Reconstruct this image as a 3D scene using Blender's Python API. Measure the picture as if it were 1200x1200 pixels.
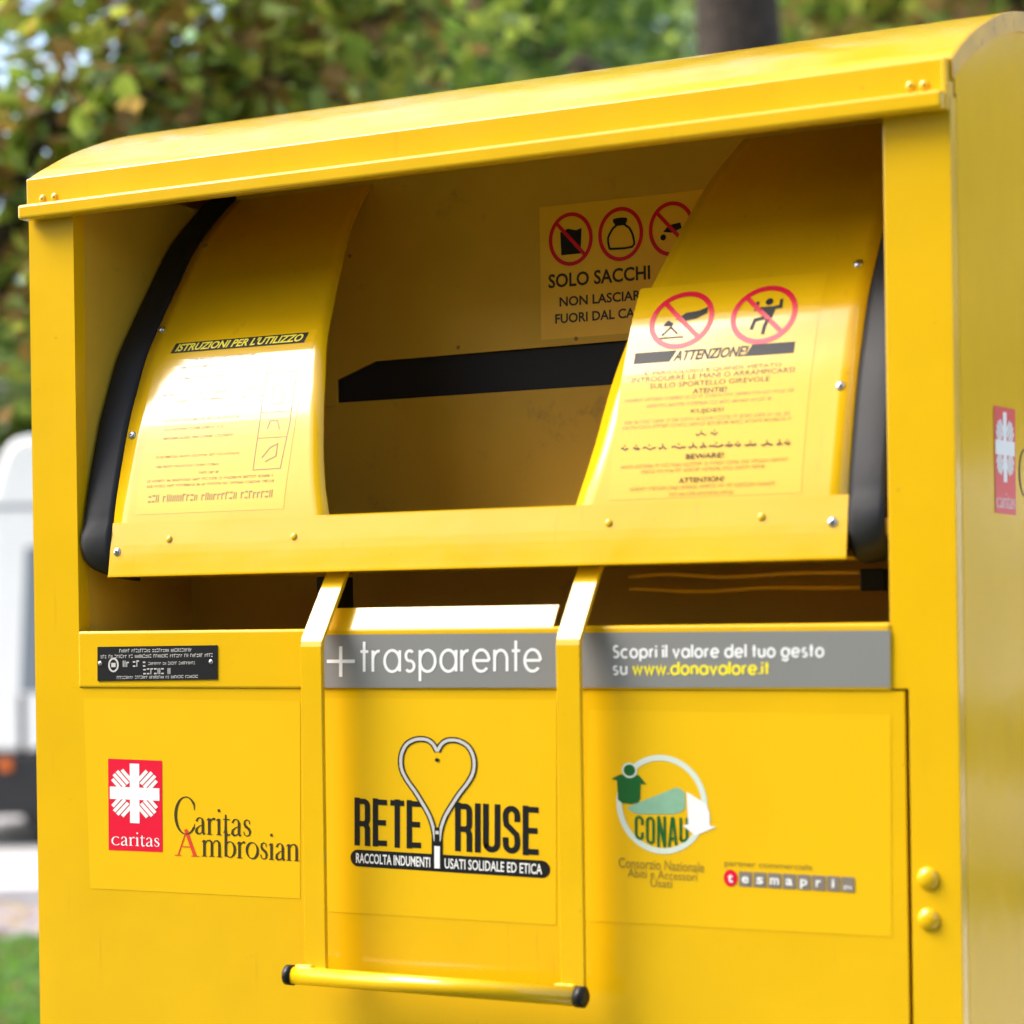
import bpy, bmesh, math, random
from mathutils import Vector, Matrix
random.seed(7)
S = bpy.context.scene
for o in list(bpy.data.objects): bpy.data.objects.remove(o, do_unlink=True)
COL = S.collection
R = math.radians

# ------------------------------------------------------------------ camera
CX, CY, CZ = 1.29534, -2.29585, 1.5
TH, ROLL, FPX, SHY = 0.48316, 0.01431, 2582.66, 117.84     # yaw, roll, focal length and horizon offset in 1200-px units
cam = bpy.data.cameras.new('camera'); camo = bpy.data.objects.new('camera', cam); COL.objects.link(camo)
Fv = Vector((-math.sin(TH), math.cos(TH), 0)); Rv = Vector((math.cos(TH), math.sin(TH), 0)); Uv = Vector((0, 0, 1))
cR = Rv*math.cos(ROLL) - Uv*math.sin(ROLL); cU = Uv*math.cos(ROLL) + Rv*math.sin(ROLL)
M = Matrix.Identity(4)
for i in range(3):
    M[i][0] = cR[i]; M[i][1] = cU[i]; M[i][2] = -Fv[i]; M[i][3] = (CX, CY, CZ)[i]
camo.matrix_world = M
cam.sensor_width = 36; cam.sensor_fit = 'HORIZONTAL'; cam.lens = FPX/1200*36; cam.shift_y = SHY/1200
cam.clip_start = 0.05; cam.clip_end = 600
cam.dof.use_dof = True; cam.dof.focus_distance = 2.84; cam.dof.aperture_fstop = 3.0
S.camera = camo
S.render.resolution_x = S.render.resolution_y = 1024

# ------------------------------------------------------------------ light
AZ, EL = R(61), R(46)                                          # sun to the left of the front's normal
sund = Vector((-math.cos(EL)*math.sin(AZ), -math.cos(EL)*math.cos(AZ), math.sin(EL)))
w = bpy.data.worlds.new('World'); S.world = w; w.use_nodes = True
nt = w.node_tree; bg = nt.nodes['Background']
sky = nt.nodes.new('ShaderNodeTexSky'); sky.sky_type = 'NISHITA'; sky.sun_disc = False
sky.sun_elevation = EL; sky.sun_rotation = math.atan2(sund.x, sund.y)
sky.air_density = 1.0; sky.dust_density = 3.0; sky.ozone_density = 0.6
nt.links.new(sky.outputs[0], bg.inputs[0]); bg.inputs[1].default_value = 0.15
sl = bpy.data.lights.new('sun', 'SUN'); sl.energy = 1.45; sl.angle = R(35); sl.color = (1, 0.97, 0.92)
so = bpy.data.objects.new('sun', sl); COL.objects.link(so); so.rotation_euler = sund.to_track_quat('Z', 'Y').to_euler()
S.view_settings.view_transform = 'Standard'; S.view_settings.look = 'None'
S.view_settings.exposure = 1.5; S.view_settings.gamma = 1.0

# ------------------------------------------------------------------ materials
def mat(name, col, rough=0.5, metal=0.0, spec=0.5, var=0.0, vscale=8.0, bump=0.0, bscale=30.0, bdist=0.01, rvar=0.0, coat=0.0, dirt=None, wear=0):
    m = bpy.data.materials.new(name); m.use_nodes = True
    n = m.node_tree.nodes; l = m.node_tree.links; b = n['Principled BSDF']
    b.inputs['Base Color'].default_value = (*col, 1); b.inputs['Roughness'].default_value = rough
    b.inputs['Metallic'].default_value = metal; b.inputs['Specular IOR Level'].default_value = spec
    b.inputs['Coat Weight'].default_value = coat; b.inputs['Coat Roughness'].default_value = 0.08
    if var or bump or rvar or dirt:
        tc = n.new('ShaderNodeTexCoord')
    if var or dirt:
        nz = n.new('ShaderNodeTexNoise'); nz.inputs['Scale'].default_value = vscale; nz.inputs['Detail'].default_value = 5
        l.new(tc.outputs['Object'], nz.inputs['Vector'])
        mp = n.new('ShaderNodeMapRange'); mp.inputs['From Min'].default_value = 0.3; mp.inputs['From Max'].default_value = 0.7
        mp.inputs['To Min'].default_value = 1-var; mp.inputs['To Max'].default_value = 1+var*0.6
        l.new(nz.outputs['Fac'], mp.inputs['Value'])
        mx = n.new('ShaderNodeMix'); mx.data_type = 'RGBA'; mx.blend_type = 'MULTIPLY'; mx.inputs[0].default_value = 1
        mx.inputs[6].default_value = (*col, 1); l.new(mp.outputs[0], mx.inputs[7]); out = mx.outputs[2]
        if dirt:                                              # speckled stains: (colour, scale, threshold, strength)
            dc, ds, th, st = dirt
            n2 = n.new('ShaderNodeTexNoise'); n2.inputs['Scale'].default_value = ds; n2.inputs['Detail'].default_value = 8
            n2.inputs['Roughness'].default_value = 0.7
            l.new(tc.outputs['Object'], n2.inputs['Vector'])
            m2 = n.new('ShaderNodeMapRange'); m2.inputs['From Min'].default_value = th; m2.inputs['From Max'].default_value = th+0.1
            m2.inputs['To Max'].default_value = st; l.new(n2.outputs['Fac'], m2.inputs['Value'])
            x2 = n.new('ShaderNodeMix'); x2.data_type = 'RGBA'; l.new(m2.outputs[0], x2.inputs[0])
            l.new(out, x2.inputs[6]); x2.inputs[7].default_value = (*dc, 1); out = x2.outputs[2]
        if wear:                                              # small specks and vertical rub marks
            mpv = n.new('ShaderNodeMapping'); mpv.inputs['Scale'].default_value = (70, 70, 5); l.new(tc.outputs['Object'], mpv.inputs['Vector'])
            for vec, sc, th, st, dc in ((mpv.outputs[0], 1.0, 0.66, wear*0.45, (0.40, 0.23, 0.03)), (tc.outputs['Object'], 90, 0.71, wear, (0.20, 0.12, 0.03))):
                n4 = n.new('ShaderNodeTexNoise'); n4.inputs['Scale'].default_value = sc; n4.inputs['Detail'].default_value = 4; l.new(vec, n4.inputs['Vector'])
                m4 = n.new('ShaderNodeMapRange'); m4.inputs['From Min'].default_value = th; m4.inputs['From Max'].default_value = th+0.08; m4.inputs['To Max'].default_value = st
                l.new(n4.outputs['Fac'], m4.inputs['Value'])
                x4 = n.new('ShaderNodeMix'); x4.data_type = 'RGBA'; l.new(m4.outputs[0], x4.inputs[0]); l.new(out, x4.inputs[6]); x4.inputs[7].default_value = (*dc, 1); out = x4.outputs[2]
        l.new(out, b.inputs['Base Color'])
    if rvar:
        n3 = n.new('ShaderNodeTexNoise'); n3.inputs['Scale'].default_value = 14; n3.inputs['Detail'].default_value = 6
        l.new(tc.outputs['Object'], n3.inputs['Vector'])
        m3 = n.new('ShaderNodeMapRange'); m3.inputs['To Min'].default_value = rough-rvar; m3.inputs['To Max'].default_value = rough+rvar
        l.new(n3.outputs['Fac'], m3.inputs['Value']); l.new(m3.outputs[0], b.inputs['Roughness'])
    if bump:
        nb = n.new('ShaderNodeTexNoise'); nb.inputs['Scale'].default_value = bscale; nb.inputs['Detail'].default_value = 3
        l.new(tc.outputs['Object'], nb.inputs['Vector'])
        bp = n.new('ShaderNodeBump'); bp.inputs['Strength'].default_value = bump; bp.inputs['Distance'].default_value = bdist
        l.new(nb.outputs['Fac'], bp.inputs['Height']); l.new(bp.outputs[0], b.inputs['Normal'])
    return m
YEL = (0.75, 0.44, 0.004)
MY = mat('yellow_paint', YEL, 0.16, var=0.06, vscale=5, bump=0.3, bscale=6, bdist=0.006, rvar=0.06, dirt=((0.42, 0.22, 0.03), 9, 0.66, 0.3), coat=0.3, wear=0.4)
MYS = mat('yellow_panel_paint', YEL, 0.16, spec=0.07, var=0.05, vscale=4, bump=0.3, bscale=3.2, bdist=0.012, rvar=0.05, dirt=((0.4, 0.22, 0.03), 7, 0.66, 0.3))
MYI = mat('dusty_shaded_inner_paint', (0.68, 0.43, 0.04), 0.5, spec=0.3, var=0.10, vscale=6, bump=0.3, bscale=7, bdist=0.006, dirt=((0.25, 0.16, 0.05), 11, 0.60, 0.4))  # yellow dulled with dust, also darkened to stand in for shade inside
MYR = mat('yellow_weathered_rim', (0.72, 0.39, 0.01), 0.4, var=0.15, vscale=25, dirt=((0.16, 0.09, 0.02), 38, 0.56, 0.65))
MFILM = mat('clear_film_on_yellow', (0.79, 0.468, 0.006), 0.2, var=0.02, vscale=6, bump=0.1, bscale=8, bdist=0.003)
MFILM2 = mat('yellow_sticker_film', (0.78, 0.463, 0.005), 0.16, var=0.02, vscale=6, coat=0.35)
MSIGN = mat('ochre_sign_film', (0.92, 0.56, 0.03), 0.3, var=0.04, vscale=10)
MPAPER = mat('pale_printed_panel', (0.80, 0.68, 0.30), 0.16, var=0.03, vscale=8)
MRUB = mat('black_rubber', (0.018, 0.018, 0.02), 0.55, spec=0.3, bump=0.15, bscale=60, bdist=0.002)
MBLK = mat('black_print', (0.012, 0.012, 0.012), 0.35, spec=0.25)
MINK = mat('faded_ink', (0.05, 0.035, 0.012), 0.4, spec=0.3)
MGINK = mat('grey_brown_ink', (0.27, 0.18, 0.03), 0.3)
MPLATE = mat('black_plate', (0.01, 0.01, 0.011), 0.3)
MGREY = mat('grey_band_film', (0.215, 0.215, 0.205), 0.38, var=0.03, vscale=9)
MWHT = mat('white_print', (0.82, 0.82, 0.80), 0.35)
MLG = mat('light_grey_print', (0.55, 0.53, 0.50), 0.35)
MYTX = mat('yellow_print', (0.85, 0.72, 0.03), 0.35)
MRED = mat('red_print', (0.72, 0.005, 0.035), 0.3)
MRED2 = mat('orange_red_print', (0.66, 0.05, 0.02), 0.35)
MDG = mat('dark_green_print', (0.008, 0.11, 0.02), 0.35)
MTEAL = mat('teal_print', (0.24, 0.45, 0.30), 0.35, var=0.1, vscale=60)
MPG = mat('pale_green_grey_print', (0.62, 0.70, 0.60), 0.35)
MBOX = mat('grey_box_print', (0.22, 0.18, 0.14), 0.4)
MZINC = mat('zinc_screw', (0.62, 0.62, 0.64), 0.3, metal=1.0)
MDARK = mat('dark_hole', (0.02, 0.015, 0.01), 0.6)

# ------------------------------------------------------------------ object helpers
def link(name, bm, mats, parent=None, smooth=False, loc=None):
    me = bpy.data.meshes.new(name)
    bmesh.ops.remove_doubles(bm, verts=bm.verts, dist=1e-7)
    if smooth:
        for f in bm.faces: f.smooth = True
    bm.to_mesh(me); bm.free()
    for m in (mats if isinstance(mats, (list, tuple)) else [mats]): me.materials.append(m)
    o = bpy.data.objects.new(name, me); COL.objects.link(o)
    if parent: o.parent = parent
    if loc: o.location = loc
    return o
def thing(name, label, cat, loc=(0, 0, 0), group=None):
    o = bpy.data.objects.new(name, None); COL.objects.link(o); o.location = loc; o.empty_display_size = 0.2
    tag(o, label, cat, group); return o
def tag(o, label=None, cat=None, group=None, kind=None):
    if label: o['label'] = label
    if cat: o['category'] = cat
    if group: o['group'] = group
    if kind: o['kind'] = kind
    return o
def box(bm, x0, x1, y0, y1, z0, z1, bev=0.0, seg=2, mi=0):
    t = bmesh.new(); bmesh.ops.create_cube(t, size=1)
    for v in t.verts:
        v.co = Vector(((x0+x1)/2+v.co.x*(x1-x0), (y0+y1)/2+v.co.y*(y1-y0), (z0+z1)/2+v.co.z*(z1-z0)))
    if bev: bmesh.ops.bevel(t, geom=list(t.edges), offset=bev, segments=seg, profile=0.5, affect='EDGES')
    merge(bm, t, mi)
def merge(bm, t, mi=0):
    mp = {v: bm.verts.new(v.co) for v in t.verts}
    for f in t.faces:
        try:
            g = bm.faces.new([mp[v] for v in f.verts]); g.material_index = mi if mi else f.material_index; g.smooth = f.smooth
        except ValueError: pass
    t.free()
def prism(bm, pts, axis, a, b, bev=0.0, mi=0):
    """polygon pts in the plane normal to axis, extruded from a to b"""
    t = bmesh.new()
    def co(p, k):
        return Vector((k, p[0], p[1])) if axis == 'x' else Vector((p[0], k, p[1])) if axis == 'y' else Vector((p[0], p[1], k))
    A = [t.verts.new(co(p, a)) for p in pts]; B = [t.verts.new(co(p, b)) for p in pts]
    n = len(pts)
    t.faces.new(A); t.faces.new(B[::-1])
    for i in range(n): t.faces.new([A[i], B[i], B[(i+1) % n], A[(i+1) % n]])
    bmesh.ops.recalc_face_normals(t, faces=t.faces)
    if bev: bmesh.ops.bevel(t, geom=list(t.edges), offset=bev, segments=2, profile=0.5, affect='EDGES')
    merge(bm, t, mi)
def sweep(bm, prof, x0, x1, thick, mi=0, n=1):
    """sheet: open profile (y,z) run along x, given thickness inwards"""
    k = len(prof); nrm = []
    for i in range(k):
        a = prof[max(i-1, 0)]; b = prof[min(i+1, k-1)]
        d = Vector((b[0]-a[0], b[1]-a[1])).normalized(); nrm.append(Vector((-d.y, d.x)))
    inner = [(p[0]-q.x*thick, p[1]-q.y*thick) for p, q in zip(prof, nrm)]
    prism(bm, list(prof)+inner[::-1], 'x', x0, x1, mi=mi)
def tube(bm, pts, r, seg=12, mi=0, caps=True):
    pts = [Vector(p) for p in pts]; rr = r if isinstance(r, (list, tuple)) else [r]*len(pts)
    rings = []
    for i, p in enumerate(pts):
        d = (pts[min(i+1, len(pts)-1)]-pts[max(i-1, 0)]).normalized()
        u = d.cross(Vector((0, 0, 1)) if abs(d.z) < 0.9 else Vector((1, 0, 0))).normalized(); v = d.cross(u)
        rings.append([bm.verts.new(p+(u*math.cos(2*math.pi*j/seg)+v*math.sin(2*math.pi*j/seg))*rr[i]) for j in range(seg)])
    for a, b in zip(rings, rings[1:]):
        for j in range(seg):
            f = bm.faces.new([a[j], a[(j+1) % seg], b[(j+1) % seg], b[j]]); f.smooth = True; f.material_index = mi
    if caps:
        for q in (rings[0][::-1], rings[-1]):
            f = bm.faces.new(q); f.material_index = mi
def dome(bm, c, r, nrm, h=0.6, seg=16, mi=0):
    """flattened dome head on a surface with normal nrm"""
    c = Vector(c); nrm = Vector(nrm).normalized()
    u = nrm.cross(Vector((0, 0, 1)) if abs(nrm.z) < 0.9 else Vector((1, 0, 0))).normalized(); v = nrm.cross(u)
    prev = None
    for k in range(6):
        a = k/5*math.pi/2
        if k == 5:
            top = bm.verts.new(c+nrm*r*h)
            for j in range(seg):
                f = bm.faces.new([prev[j], prev[(j+1) % seg], top]); f.smooth = True; f.material_index = mi
        else:
            ring = [bm.verts.new(c+(u*math.cos(2*math.pi*j/seg)+v*math.sin(2*math.pi*j/seg))*r*math.cos(a)+nrm*r*h*math.sin(a)) for j in range(seg)]
            if prev:
                for j in range(seg):
                    f = bm.faces.new([prev[j], prev[(j+1) % seg], ring[(j+1) % seg], ring[j]]); f.smooth = True; f.material_index = mi
            prev = ring

# pixel (1200-px photograph) -> point on a real surface of the container
O3 = Vector((CX, CY, CZ))
def ray(q):
    a, b = q[0]-600, q[1]-600-SHY
    c, s = math.cos(ROLL), math.sin(ROLL)
    u = c*a-s*b; v = s*a+c*b
    return Fv+Rv*(u/FPX)-Uv*(v/FPX)
def onY(q, y): d = ray(q); return O3+d*((y-CY)/d.y)
def onX(q, x): d = ray(q); return O3+d*((x-CX)/d.x)
def at(px, Z, z=None):                                         # a point at camera depth Z behind that pixel, or on height z
    d = ray(px)*Z; p = O3+d
    if z is not None: p.z = z
    return p

# drum profile
DP = [(0.002, 1.556), (.010, 1.605), (.021, 1.66), (.047, 1.75), (.067, 1.80), (.09, 1.85), (.118, 1.892), (.16, 1.95), (.215, 2.02), (.295, 2.088), (.38, 2.145)]
def catmull(P, n=6):
    out = []
    for i in range(len(P)-1):
        p0 = P[max(i-1, 0)]; p1 = P[i]; p2 = P[i+1]; p3 = P[min(i+2, len(P)-1)]
        for k in range(n):
            t = k/n
            out.append(tuple(0.5*((2*p1[j])+(-p0[j]+p2[j])*t+(2*p0[j]-5*p1[j]+4*p2[j]-p3[j])*t*t+(-p0[j]+3*p1[j]-3*p2[j]+p3[j])*t**3) for j in range(len(p1))))
    return out+[tuple(P[-1])]
DPF = catmull(DP, 5)
def drum_y(z):
    for a, b in zip(DPF, DPF[1:]):
        if a[1] <= z <= b[1]:
            t = (z-a[1])/(b[1]-a[1]); return a[0]+t*(b[0]-a[0]), Vector((0, -(b[1]-a[1]), b[0]-a[0])).normalized()
    return DPF[-1][0], Vector((0, -1, 0))
def drum(x, z, off):
    y, n = drum_y(z); return Vector((x, y, z))+n*off

# ------------------------------------------------------------------ ink: flat printed shapes laid on a surface
class Ink:
    """2-D shapes in a local frame (u right, v down), mapped on a real surface by fn(u, v, off)"""
    def __init__(self, fn, mats, off=0.0004, sub=None):
        self.fn = fn; self.mats = mats; self.bm = bmesh.new(); self.off = off; self.k = 0; self.sub = sub; self.lev = 0; self.fine = False
    def lay(self, up=False):
        self.k += 1
        if up: self.lev += 1
        return self.off+self.lev*5e-5+(0 if up else (self.k % 6+1)*7e-6)
    def poly(self, pts, mi=0, sub=None):
        o = self.lay(True); vs = [self.bm.verts.new(self.fn(p[0], p[1], o)) for p in pts]
        f = self.bm.faces.new(vs); f.material_index = mi
        f.normal_update()
        if len(vs) > 4: bmesh.ops.triangulate(self.bm, faces=[f])
    def grid(self, quad, nu=1, nv=12, mi=0):
        (a, b, c, d) = [Vector(q) for q in quad]; o = self.lay(not self.fine); rows = []
        for j in range(nv+1):
            l = a.lerp(d, j/nv); r = b.lerp(c, j/nv)
            rows.append([self.bm.verts.new(self.fn(*l.lerp(r, i/nu), o)) for i in range(nu+1)])
        for j in range(nv):
            for i in range(nu):
                f = self.bm.faces.new([rows[j+1][i], rows[j+1][i+1], rows[j][i+1], rows[j][i]]); f.material_index = mi
    def rect(self, u0, v0, u1, v1, mi=0, skew=0, nv=1): self.grid([(u0+skew, v0), (u1+skew, v0), (u1, v1), (u0, v1)], 1, nv, mi)
    def stroke(self, pts, w, mi=0, closed=False):
        if self.sub and not isinstance(w, (list, tuple)):
            q = []
            for a, b in zip(pts, pts[1:]):
                m = max(1, int((Vector(b)-Vector(a)).length/self.sub)); q += [Vector(a).lerp(Vector(b), i/m) for i in range(m)]
            pts = q+([pts[-1]] if not closed or (Vector(pts[0])-Vector(pts[-1])).length > 1e-9 else [])
        P = [Vector(p) for p in pts]; n = len(P)
        W = w if isinstance(w, (list, tuple)) else [w]*n
        L, Rr = [], []
        for i in range(n):
            if closed: a, b = P[(i-1) % n], P[(i+1) % n]
            else: a, b = P[max(i-1, 0)], P[min(i+1, n-1)]
            d1 = (P[i]-a); d2 = (b-P[i])
            d1 = d1.normalized() if d1.length > 1e-9 else d2.normalized(); d2 = d2.normalized() if d2.length > 1e-9 else d1
            t = (d1+d2); t = t.normalized() if t.length > 1e-6 else d1
            nn = Vector((-t.y, t.x)); m = 1/max(0.5, nn.dot(Vector((-d1.y, d1.x))))
            L.append(P[i]+nn*W[i]/2*m); Rr.append(P[i]-nn*W[i]/2*m)
        o = self.lay()
        lv = [self.bm.verts.new(self.fn(p.x, p.y, o)) for p in L]; rv = [self.bm.verts.new(self.fn(p.x, p.y, o)) for p in Rr]
        for i in range(n if closed else n-1):
            j = (i+1) % n
            f = self.bm.faces.new([lv[i], lv[j], rv[j], rv[i]]); f.material_index = mi
    def ell(self, cu, cv, ru, rv, mi=0, n=40):
        self.poly([(cu+ru*math.cos(2*math.pi*i/n), cv+rv*math.sin(2*math.pi*i/n)) for i in range(n)], mi)
    def ring(self, cu, cv, ru, rv, w, mi=0, n=56, a0=0, a1=360):
        full = abs(a1-a0) >= 360
        pts = [(cu+ru*math.cos(R(a0+(a1-a0)*i/n)), cv+rv*math.sin(R(a0+(a1-a0)*i/n))) for i in range(n if full else n+1)]
        self.stroke(pts, w, mi, closed=full)
    def text(self, body, u0, v0, u1, v1, mi=0, bold=0.0, shear=0.0):
        """sans text fitted in the box u0..u1 (wide) and v0 (top) .. v1 (bottom)"""
        c = bpy.data.curves.new('t', 'FONT'); c.body = body; c.offset = bold; c.shear = shear; c.resolution_u = 3
        t = bpy.data.objects.new('t', c); COL.objects.link(t)
        dg = bpy.context.evaluated_depsgraph_get(); dg.update()
        me = bpy.data.meshes.new_from_object(t.evaluated_get(dg))
        if len(me.vertices):
            xs = [v.co.x for v in me.vertices]; ys = [v.co.y for v in me.vertices]
            x0, x1, y0, y1 = min(xs), max(xs), min(ys), max(ys); o = self.lay()
            vs = [self.bm.verts.new(self.fn(u0+(v.co.x-x0)/(x1-x0)*(u1-u0), v1-(v.co.y-y0)/(y1-y0)*(v1-v0), o)) for v in me.vertices]
            for p in me.polygons:
                try: f = self.bm.faces.new([vs[i] for i in p.vertices]); f.material_index = mi
                except ValueError: pass
        bpy.data.objects.remove(t); bpy.data.meshes.remove(me); bpy.data.curves.remove(c)
    def blur(self, u0, v0, u1, v1, mi=0, dens=0.8, cw=None, rnd=None):
        """a line of print too small to read: short strokes of uneven height"""
        self.fine = True; h = v1-v0; cw = cw or h*0.62; u = u0; rr = rnd or random; wl = rr.randint(2, 9)
        while u < u1-cw*0.5:
            if wl == 0: u += cw*0.8; wl = rr.randint(2, 10); continue
            wl -= 1
            a = v0+h*rr.choice([0, 0, 0.12, 0.2]); k = rr.random()
            s = cw*0.22
            if k < 0.4: self.rect(u, a, u+s, v1, mi); self.rect(u, a, u+cw*0.7, a+h*0.2, mi)
            elif k < 0.7: self.rect(u, a, u+s, v1, mi); self.rect(u+cw*0.5, a, u+cw*0.5+s, v1, mi)
            else: self.rect(u, a, u+cw*0.7, a+h*0.22, mi); self.rect(u, v1-h*0.22, u+cw*0.7, v1, mi)
            u += cw
        self.fine = False
    def done(self, name, parent): return link(name, self.bm, self.mats, parent)

def homog(quad, w, h):
    """projective map from the rectangle (0,0)-(w,h) to a pixel quad TL TR BR BL"""
    (x0, y0), (x1, y1), (x2, y2), (x3, y3) = quad
    dx1, dx2, dy1, dy2 = x1-x2, x3-x2, y1-y2, y3-y2; sx, sy = x0-x1+x2-x3, y0-y1+y2-y3
    den = dx1*dy2-dx2*dy1; g = (sx*dy2-dx2*sy)/den; k = (dx1*sy-sx*dy1)/den
    a, b, c = x1-x0+g*x1, x3-x0+k*x3, x0; d, e, f = y1-y0+g*y1, y3-y0+k*y3, y0
    def m(u, v):
        u /= w; v /= h; q = g*u+k*v+1
        return ((a*u+b*v+c)/q, (d*u+e*v+f)/q)
    return m
def face(quad, w, h, y):                                        # a frame on a plane parallel to the front
    m = homog(quad, w, h); return lambda u, v, off: onY(m(u, v), y)+Vector((0, -off, 0))
def flank(quad, w, h, x):
    m = homog(quad, w, h); return lambda u, v, off: onX(m(u, v), x)+Vector((off, 0, 0))

# --- stroke lettering -------------------------------------------------------
def arc(cx, cy, rx, ry, a0, a1, n=18): return [(cx+rx*math.cos(R(a0+(a1-a0)*i/n)), cy-ry*math.sin(R(a0+(a1-a0)*i/n))) for i in range(n+1)]
# geometric sans; baseline v=0, x-height v=-1 (up is negative), returns strokes and advance
def geo(ch):
    r = 0.5
    o = arc(r, -r, r, r, 0, 360, 32)
    G = {
     'o': ([o], 1.0), 'a': ([o, [(1, -1), (1, 0)]], 1.0), 'd': ([o, [(1, -1.5), (1, 0)]], 1.0),
     'p': ([o, [(0, -1), (0, 0.45)]], 1.0), 'g': ([o, [(1, -1), (1, 0.02)]+arc(0.5, 0.0, 0.5, 0.42, 0, -150)], 1.0),
     'e': ([arc(r, -r, r, r, 0, 318, 30), [(0.0, -r), (1.0, -r)]], 1.0),
     'c': ([arc(r, -r, r, r, 48, 312, 24)], 0.88), 'i': ([[(0, -1), (0, 0)], [(0, -1.42), (0, -1.22)]], 0.0),
     'l': ([[(0, -1.5), (0, 0)]], 0.0), 't': ([[(0.2, -1.42), (0.2, 0)], [(-0.05, -0.95), (0.48, -0.95)]], 0.42),
     'r': ([[(0, -1), (0, 0)], arc(0.42, -0.55, 0.42, 0.42, 180, 85, 10)], 0.42),
     'n': ([[(0, -1), (0, 0)], arc(0.4, -0.58, 0.4, 0.4, 180, 0, 16)+[(0.8, 0)]], 0.8),
     'u': ([[(0, -1), (0, -0.42)]+arc(0.4, -0.42, 0.4, 0.4, 180, 360, 16)+[(0.8, -1)], [(0.8, -1), (0.8, 0)]], 0.8),
     's': ([arc(0.3, -0.74, 0.25, 0.24, 40, 270, 14)+arc(0.3, -0.26, 0.29, 0.25, 90, -140, 14)], 0.62),
     'S': ([arc(0.36, -1.07, 0.3, 0.33, 35, 270, 14)+arc(0.36, -0.37, 0.36, 0.36, 90, -145, 14)], 0.72),
     'v': ([[(0, -1), (0.42, -0.02), (0.84, -1)]], 0.84), 'w': ([[(0, -1), (0.32, -0.02), (0.62, -0.95), (0.92, -0.02), (1.24, -1)]], 1.24),
     '.': ([[(0, -0.16), (0, 0)]], 0.0), ' ': ([], 0.12)}
    return G[ch]
def geo_text(ink, s, u0, u1, base, xh, w, mi=0, gap=0.36):
    adv = []; x = 0
    for ch in s: st, a = geo(ch); adv.append(x); x += a+gap
    tot = x-gap; sc = (u1-u0)/tot
    for ch, x in zip(s, adv):
        for st in geo(ch)[0]: ink.stroke([(u0+(x+p[0])*sc, base+p[1]*xh) for p in st], w, mi)
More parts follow.
